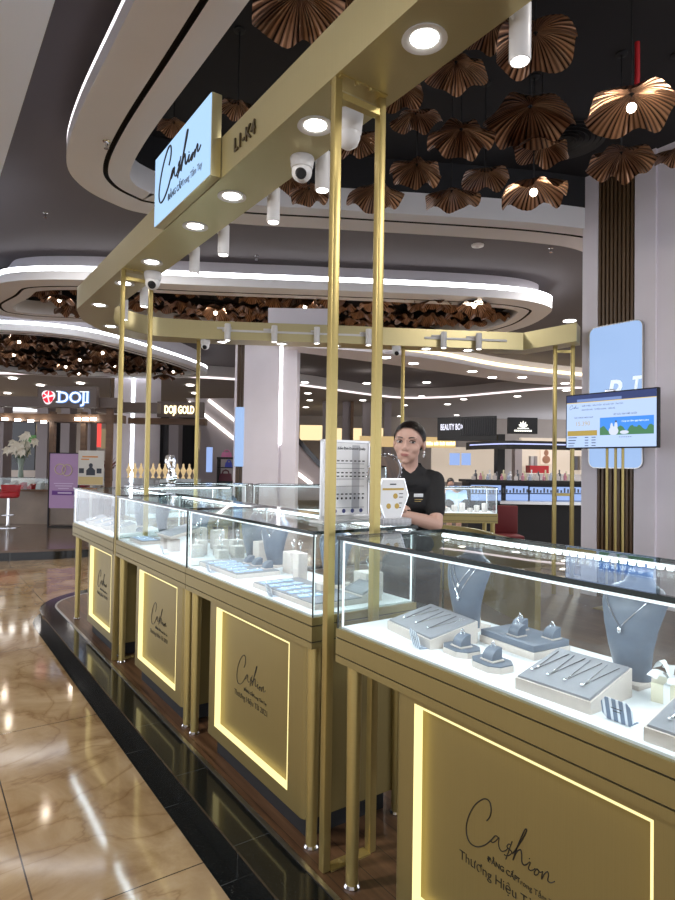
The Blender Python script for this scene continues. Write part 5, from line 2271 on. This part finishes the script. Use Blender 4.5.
# red banner, red plant
t = simple('banner', [(97, 101, 417, 447, 16.5, .03)], mat('red banner', (.5, .03, .03), .5, 0, (1, .1, .08), .4), 'tall narrow red banner at the edge of the light lined column', 'banner')  # banner brightness comes from emission in its material; it is no lamp
t = thing('potted_plant', 'dark red leafed plant in a grey vase beside the light lined column', 'plant', (at(109, 14.2), 14.2, 1.05))
b = MB()
b.lathe([(.06, -.9), (.06, 0), (.10, .02), (.09, .24), (.07, .26)], 16)
b.build('vase', mat('slate vase', (.08, .09, .1), .4), t)
b = MB()
for i in range(40):
    a, e = rf.uniform(0, 6.28), rf.uniform(.2, 1.4)
    d = Vector((cos(a) * cos(e), sin(a) * cos(e), sin(e)))
    q = d.cross(Vector((0, 0, 1))).normalized()
    p = Vector((0, 0, .24)) + d * rf.uniform(.02, .2)
    b.grid(lambda u, v, d=d, q=q, p=p: p + d * .24 * u + q * (v - .5) * .05 * sin(pi * (u * .9 + .08)) - Vector((0, 0, .05 * u * u)), 4, 2)
b.build('foliage', mat('red leaves', (.16, .02, .02), .5), t)

# silver sculpture on the end counter
t = thing('silver_display', 'twisted silver display piece standing on the end counter before the gold lettered shop', 'display piece', K(2.20, 6.18, GZ))
b = MB()
rr_ = []
for j in range(25):
    q = j / 24
    r = .022 + .022 * sin(pi * q) ** 1.2 + .012 * sin(9 * q)
    rr_.append([(r * (1 + .35 * cos(4 * a + 5 * q)) * cos(a) + .012 * sin(5 * q), r * (1 + .35 * cos(4 * a + 5 * q)) * sin(a), .012 + .30 * q) for a in [2 * pi * i / 20 for i in range(20)]])
b.rings(rr_)
b.build('form', 'silver', t, ang=60)
b = MB()
b.lathe([(.05, 0.0005), (.05, .012), (.02, .014)], 20)
b.build('foot', 'chrome', t)

# back walls and piers of the shops
def pier(u0, u1, v0, Y, m, lab, group='distant piers'):
    b = MB()
    x0, x1 = at(u0, Y), at(u1, Y)
    b.box(x0, x1, Y, Y + .6, 0, min(px((u0 + u1) / 2, v0, Y).z, ZF - .002))
    o = b.build('pier', m, smooth=False)
    return tag(o, lab, 'pier', group)


for u0, u1, v0, Y, m, lab in ((36, 47, 405, 22, 'mauve_wall', 'pale pier behind the emblem sign, left of the dark window'), (60, 69, 405, 22, 'mauve_wall', 'pale pier behind the emblem sign, above the purple poster'), (-8, 3, 405, 22, 'mauve_wall', 'pale pier at the left picture edge'), (82, 90, 405, 22, 'mauve_wall', 'pale pier right of the emblem sign'), (168, 178, 405, 22, 'mauve_wall', 'pale pier below the gold lettered sign'), (200, 218, 405, 22, 'mauve_wall', 'wide pale pier left of the centre column'),
        (322, 330, 400, 26, 'mauve_wall', 'distant pier above the paper chart, leftmost'), (342, 350, 401, 26, 'mauve_wall', 'distant pier above the paper chart, middle'), (362, 371, 401, 26, 'mauve_wall', 'distant pier above the round mirror'), (384, 391, 402, 26, 'mauve_wall', 'distant pier left of the woman'), (450, 458, 440, 24, 'mauve_wall', 'pale pier behind the blue screens')):
    pier(u0, u1, v0, Y, m, lab)
for u0, u1, v0, Y, lab in ((330, 333, 400, 25.9, 'brown edged'), (350, 353, 401, 25.9, 'brown edge'), (371, 373.5, 401, 25.9, 'brown')):
    pier(u0, u1, v0, Y, 'taupe_wood', 'narrow brown pier edge above the paper chart', 'brown pier edges')
for u0, u1, v0, v1, Y, lab in ((48, 60, 415, 460, 23, 'dark shop window behind the purple poster'), (5, 35, 418, 470, 27, 'dark shop front behind the lilies'), (140, 168, 415, 470, 20, 'dark shop window under the gold lettered sign'), (180, 198, 412, 470, 23, 'dark shop window left of the centre column')):
    simple('shop_window', [(u0, u1, v0, v1, Y, .1)], 'dark_glass', lab, 'shop window', 'distant shop windows')
simple('shop_sign', [(22, 37, 435, 443, 26, .1)], glow('green sign', (.12, .35, .08), .2), 'small green shop sign far behind the lilies', 'shop sign')
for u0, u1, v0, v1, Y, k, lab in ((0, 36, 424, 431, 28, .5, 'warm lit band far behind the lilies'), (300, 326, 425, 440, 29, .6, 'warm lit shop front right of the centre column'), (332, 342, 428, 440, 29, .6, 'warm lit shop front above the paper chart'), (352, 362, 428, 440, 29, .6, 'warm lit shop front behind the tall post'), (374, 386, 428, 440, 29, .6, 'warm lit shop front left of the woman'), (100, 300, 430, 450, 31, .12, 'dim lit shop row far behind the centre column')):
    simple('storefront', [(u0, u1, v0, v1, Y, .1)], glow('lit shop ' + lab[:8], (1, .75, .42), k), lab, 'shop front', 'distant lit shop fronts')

# sloped escalator sides with light lines
def slab(name, pts, Y, d, m, lab, lines):
    b = MB()
    b.rings([[(px(u, v, Y).x, Y + k, px(u, v, Y).z) for u, v in pts] for k in (0, d)])
    o = tag(b.build(name, m, smooth=False), lab, 'escalator')
    for (u0, v0), (u1, v1) in lines:
        p, q = px(u0, v0, Y), px(u1, v1, Y)
        p.y = q.y = Y - .04
        b = MB()
        b.tube([p, q], .045, 6)
        b.build('light_line', glow('stair light line', (1, .95, .88), 2.2), o)
    return o


slab('escalator', [(186, 398), (240, 398), (240, 492), (222, 492), (208, 430)], 19.5, .8, 'mauve_wall', 'sloping pale escalator side with two light lines left of the centre column', [((189, 402), (235, 439)), ((209, 400), (236, 421))])
o = slab('escalator', [(296, 441), (322, 470), (322, 500), (296, 500)], 16.5, 1.0, 'mauve_wall', 'escalator rising behind the paper chart with a dark balustrade', [((295, 471), (312, 484))])
b = MB()
b.rings([[(px(u, v, 16.4).x, 16.45 + k, px(u, v, 16.4).z) for u, v in ((296, 434), (322, 463), (322, 470), (296, 441))] for k in (0, .05)])
b.build('balustrade', 'dark_glass', o, smooth=False)

# blue totem and bag shelf
simple('display_screen', [(206.5, 212, 447, 472, 15, .08)], 'blue_lit', 'narrow blue lit totem screen left of the centre column', 'screen')
t = thing('bag_shelf', 'dark shelf unit with handbags left of the centre column', 'shelf', (0, 0, 0))
simple('cabinet', [(217, 235, 457, 459, 16.3, .4), (217, 235, 481, 484, 16.3, .4), (217, 218, 457, 500, 16.3, .4), (217, 235, 467, 468, 16.3, .4)], 'black', None, None, parent=t)
for u0, u1, v0, v1, m, lab in ((221, 231.5, 450, 457, mat('pink bag', (.6, .18, .35), .5), 'pink handbag on top of the shelf'), (225, 232, 460, 467, mat('blue bag', (.06, .08, .5), .5), 'blue handbag on the middle shelf'), (219, 232, 470, 481, mat('maroon bag', (.12, .012, .03), .5), 'large maroon handbag on the lower shelf')):
    g = thing('handbag', lab, 'handbag', (px((u0 + u1) / 2, 460, 16.4).x, 16.4, px(226, v1, 16.4).z + .002), 0)
    w, h = at(u1, 16.4) - at(u0, 16.4), (v1 - v0) / 612 * 16.4
    b = MB()
    b.rings([[(-w / 2, 0, 0), (w / 2, 0, 0), (w / 2, .18, 0), (-w / 2, .18, 0)], [(-w * .42, .05, h * .68), (w * .42, .05, h * .68), (w * .42, .13, h * .68), (-w * .42, .13, h * .68)]])
    b.build('body', m, g)
    b = MB()
    b.tube([(-w * .25, .09, h * .66), (-w * .2, .09, h * .9), (0, .09, h), (w * .2, .09, h * .9), (w * .25, .09, h * .66)], .02, 6)
    b.build('handle', m, g)

# ---- right background: cosmetics shop
t = thing('shop_fascia', 'black shop fascia with white letters over the cosmetics counters', 'shop sign', (0, 0, 0))
b = MB()
P0, P1 = px(437.5, 440, 15.5), px(497, 437, 14.6)
b.rings([[(P0.x, P0.y, 2.20), (P1.x, P1.y, 2.16), (P1.x, P1.y, 2.76), (P0.x, P0.y, 2.76)], [(P0.x + .1, P0.y + .5, 2.20), (P1.x + .1, P1.y + .5, 2.16), (P1.x + .1, P1.y + .5, 2.76), (P0.x + .1, P0.y + .5, 2.76)]])
b.build('board', M['black_panel'] if 'black_panel' in M else 'black', t, smooth=False)
dirx = (P1 - P0)
dirx.z = 0
nrm = Vector((dirx.y, -dirx.x, 0)).normalized()
text_mesh('BEAUTY BOX', .22, 'lettering', glow('violet white letters', (.85, .85, 1), .8), t, frame(P0 + dirx * .06 + nrm * .02 + Vector((0, 0, 2.44 - P0.z)), dirx, (0, 0, 1)), .004, bold=.0, sx=.47)
b = MB()
for i in range(16):
    q = P0.lerp(P1, .42 + .036 * i) + nrm * .015
    b.box(q.x - .02, q.x + .02, q.y - .01, q.y + .01, 2.3, 2.72)
b.build('ribs', mat('dark rib', (.018, .018, .02), .4), t, smooth=False)
t = thing('canopy', 'black curved canopy edge running right from the cosmetics fascia', 'canopy', (0, 0, 0))
b = MB()
cp = smooth_line([(px(470, 438, 14.2).x, 14.2, 0), (px(500, 440, 13.2).x, 13.2, 0), (px(530, 440, 13.0).x, 13.0, 0), (px(590, 440, 13.2).x, 13.2, 0)], 4)
b.rings([[(p.x, p.y, 1.93), (p.x, p.y + .4, 1.93), (p.x, p.y + .4, 2.1), (p.x, p.y, 2.1)] for p in cp])
b.build('edge', 'black', t, smooth=False)
b = MB()
b.rings([[(p.x, p.y - .01, 2.02), (p.x, p.y - .004, 2.02), (p.x, p.y - .004, 2.045), (p.x, p.y - .01, 2.045)] for p in cp])
b.build('glow_line', glow('violet line', (.5, .55, 1), .7), t, smooth=False)
t = thing('shop_sign', 'small black sign with a white crown emblem left of the television', 'shop sign', (px(509, 426, 14).x, 14, px(523, 433.5, 14).z))
W_ = px(538, 426, 14).x - px(509, 426, 14).x
b = MB()
b.box(0, W_, 0, .12, 0, .37)
b.build('board', 'black', t, smooth=False)
b = MB()
c0 = Vector((W_ / 2, -.006, .14))
for a in (-62, -32, 0, 32, 62):
    a = radians(a)
    b.tube([c0, c0 + Vector((sin(a) * .09, 0, cos(a) * .10)), c0 + Vector((sin(a) * .11, 0, cos(a) * .15))], [.006, .018, .004], 6)
b.box(W_ / 2 - .13, W_ / 2 + .13, -.008, 0, .115, .13)
for i in range(10):
    b.box(W_ / 2 - .2 + .041 * i, W_ / 2 - .172 + .041 * i, -.008, 0, .05, .085)
b.build('emblem', glow('emblem pale', (1, .97, .85), 1.2), t, smooth=False)

# interior walls, poster, pillars
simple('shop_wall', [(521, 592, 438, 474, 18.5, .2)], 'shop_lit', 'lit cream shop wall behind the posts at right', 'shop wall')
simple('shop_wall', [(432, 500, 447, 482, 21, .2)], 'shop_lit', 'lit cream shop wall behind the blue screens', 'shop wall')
simple('pillar', [(498, 505, 434, 505, 15.6, .4)], 'black', 'black pillar between the two lit shop walls', 'pillar')
simple('pillar', [(515, 522, 440, 505, 16.5, .3)], 'mauve_wall', 'pale pillar left of the lit cream wall', 'pillar')
t = thing('poster_board', 'poster of a fair haired figure on the lit cream shop wall', 'poster', (0, 0, 0))
simple('sheet', [(541, 552, 447, 464, 18.4, .03)], mat('cream poster', (.62, .50, .42), .5, 0, (1, .85, .7), .25), None, None, parent=t)  # emission puts the light on the sheet into its material
b = MB()
p = px(546.5, 456, 18.37)
b.sphere((p.x, p.y, p.z + .10), .07, 12, 8, (1, .1, 1.3))
b.sphere((p.x, p.y, p.z - .10), .12, 12, 8, (1, .1, 1.0))
b.build('figure', mat('poster tan', (.42, .2, .12), .5), t)
simple('red_display_box', [(530, 549, 465.5, 473, 17.6, .4)], 'red', 'red display box on the floor of the lit shop', 'display box')
for i, u in enumerate((531, 534.5, 575, 580)):
    simple('hanging_coat', [(u, u + 3, 456, 470, 17.9 + .05 * i, .2)], mat('coat %d' % i, ((.5, .5, .5), (.3, .28, .28), (.1, .1, .12), (.4, .36, .33))[i], .8), 'garment hanging in the lit shop, ' + ('beside the red box' if u < 560 else 'right of the poster'), 'garment', 'garments ' + ('left' if u < 560 else 'right'))
for u0, u1, lab in ((450, 460, 'left blue screen behind the woman'), (462, 471, 'right blue screen behind the woman')):
    simple('display_screen', [(u0, u1, 453, 465, 17, .05)], 'blue_lit', lab, 'screen')
# warm lettered fascia
t = thing('shop_fascia', 'warm lit fascia with yellow letters right of the woman\'s head', 'shop sign', (0, 0, 0))
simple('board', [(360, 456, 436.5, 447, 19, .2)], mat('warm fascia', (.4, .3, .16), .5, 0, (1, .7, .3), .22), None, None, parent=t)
b = MB()
rl = random.Random(9)
for i in range(26):
    u = 427 + i * 1.1
    if i in (6, 11, 17):
        continue
    h = rl.choice((2.6, 3.4, 3.0))
    rectbox(b, u, u + .65, 441.6 + (3.4 - h), 445, 18.96, .03)
b.build('lettering', glow('yellow letters', (1, .86, .45), 1.6), t, smooth=False)

# perfume counter with lit drawers and bottles
t = thing('perfume_counter', 'black cosmetics counter with blue lit glass drawers', 'counter', (0, 0, 0))
Yc = 11.5
b = MB()
b.box(at(469, Yc), at(592, Yc), Yc, Yc + .6, 0, px(530, 482.5, Yc).z)
b.build('body', 'black', t, smooth=False)
for u0, u1, v0 in ((471, 501, 485), (506, 528, 486), (530, 554, 487), (557, 590, 487)):
    simple('lit_drawer', [(u0, u1, v0, 493, Yc - .02, .015), (u0, u1, 494, 500.5, Yc - .02, .015)], 'blue_lit', None, None, parent=t)
b = MB()
for i in range(34):
    u = 472 + 3.4 * i
    if u > 585:
        break
    rectbox(b, u, u + 1.6, 488 + (i % 3), 492.6, Yc - .028, .006)
b.build('stock', 'dark_glass', t, smooth=False)
simple('worktop', [(466, 592, 480.5, 483.2, Yc - .06, .7)], 'black', None, None, parent=t)
simple('lower_ledge', [(500, 592, 501.5, 504.5, Yc - .35, .33)], 'steel', None, None, parent=t)
pal = [(.5, .45, .42), (.08, .08, .09), (.5, .2, .25), (.6, .55, .35), (.35, .4, .5), (.65, .65, .65)]
BM_ = [mat('bottle %d' % i, c, .15) for i, c in enumerate(pal)]
for i in range(30):
    u = 474 + i * 3.55
    h = (.12, .17, .14, .2)[(i * 7) % 4]
    b = MB()
    if i % 3:
        b.lathe([(.03, 0), (.032, h * .6), (.012, h * .7), (.012, h * .8)], 10)
        b.lathe([(.016, h * .8), (.016, h)], 8)
    else:
        b.box(-.035, .035, -.02, .02, 0, h * .65)
        b.box(-.012, .012, -.012, .012, h * .65, h)
    o = b.build('perfume_bottle', BM_[i % 6])
    o.location = (at(u, Yc) + .02, Yc + .1 + .12 * (i % 2), px(u, 480.5, Yc).z + .002)
    tag(o, 'small perfume bottle standing on the black cosmetics counter', 'bottle', 'bottles on the cosmetics counter')
t = thing('chair', 'dark red upholstered chair behind the right back counter', 'chair', (at(509, 9.6), 9.6, 0))
b = MB()
b.box(-.2, .2, -.2, .2, .40, .48, .02)
b.build('seat', 'dark_red', t)
b = MB()
b.box(-.2, .2, .16, .22, .48, .92, .02)
b.build('backrest', 'dark_red', t)
for x, y in ((-.17, -.17), (.17, -.17), (-.17, .18), (.17, .18)):
    b = MB()
    b.lathe([(.014, 0), (.02, .40)], 10, (x, y, 0))
    b.build('leg', 'black', t)
# distant seated person
t = thing('person', 'seated person in a grey shirt with dark hair far behind the woman', 'person', (at(451, 13.5), 13.5, 0))
b = MB()
zt = px(451, 477, 13.5).z
b.sphere((0, 0, zt - .13), 1, 14, 10, (.075, .085, .10))
b.tube([(0, 0, zt - .18), (0, 0, zt - .30)], .05, 8)
b.sphere((0, .0, zt - .50), 1, 16, 10, (.20, .13, .28))
for k in (-1, 1):
    limb(b, [Vector((.18 * k, 0, zt - .36)), Vector((.24 * k, -.08, zt - .6)), Vector((.12 * k, -.28, zt - .66))], [.055, .045, .03])
    limb(b, [Vector((.09 * k, 0, .47)), Vector((.1 * k, -.42, .47)), Vector((.1 * k, -.42, .05))], [.08, .065, .045])
voxel(b, 'body', 'skin', t, .015, 3)
b = MB()
b.sphere((0, .012, zt - .105), 1, 14, 10, (.082, .09, .095))
b.build('hair', 'hair', t)
b = MB()
b.sphere((0, .0, zt - .52), 1, 16, 10, (.215, .145, .27))
for k in (-1, 1):
    limb(b, [Vector((.18 * k, 0, zt - .38)), Vector((.235 * k, -.07, zt - .56))], [.066, .06])
voxel(b, 'shirt', mat('grey shirt', (.16, .155, .16), .8), t, .015, 3)
o = simple('stool', [(446, 456, 505.5, 508, 13.4, .35)], 'black', None, None, parent=thing('stool', 'dark stool under the distant seated person', 'stool', (0, 0, 0)))
b = MB()
x = at(451, 13.5)
b.box(x - .03, x + .03, 13.5, 13.56, 0, .40)
b.build('stem', 'steel', o.parent)
# ---------------------------------------------------------------- camera + render settings
cam = bpy.data.cameras.new('camera')
cam.sensor_fit = 'VERTICAL'
cam.sensor_height = 36
cam.sensor_width = 27
cam.lens = 612 / 900 * 36
cam.clip_start = .02
co = bpy.data.objects.new('camera', cam)
COL.objects.link(co)
co.location = (0, 0, 1.53)
co.rotation_euler = (Matrix.Rotation(radians(91.37), 3, 'X') @ Matrix.Rotation(radians(.895), 3, 'Z')).to_euler()
SCN.camera = co
#TAIL
w = bpy.data.worlds.new('mall light')
SCN.world = w
w.use_nodes = True
w.node_tree.nodes['Background'].inputs[0].default_value = (.86, .90, 1, 1)
w.node_tree.nodes['Background'].inputs[1].default_value = 1.15
# added overhead area lights without fittings, raising the mall's ambient light
for (x, y, z, p) in ((-3.0, 1.2, 3.85, 70), (-4.6, 5.0, 4.3, 70), (.5, -2.5, 4.4, 60), (4.0, 1.5, 4.7, 70), (-3.2, 7.6, 4.6, 50), (4.2, 9.5, 4.6, 60), (-6.5, 9.5, 4.6, 60), (1.0, 13.0, 4.0, 60), (-10, 14.5, 4.5, 60), (6.5, 15, 4.0, 70)):
    area_light('added_fill_light', (x, y, z), (0, 0, 0), .4, .4, p, (1, .96, .92))
vs = SCN.view_settings
SCN.display_settings.display_device = 'sRGB'
vs.view_transform = 'Standard'
vs.look = 'None'
vs.gamma = 1
vs.use_curve_mapping = False
vs.exposure = 1.05
SCN.cycles.use_denoising = True
SCN.cycles.max_bounces = 10
SCN.cycles.transparent_max_bounces = 24
SCN.cycles.caustics_reflective = False
SCN.cycles.caustics_refractive = False
SCN.cycles.sample_clamp_indirect = 6
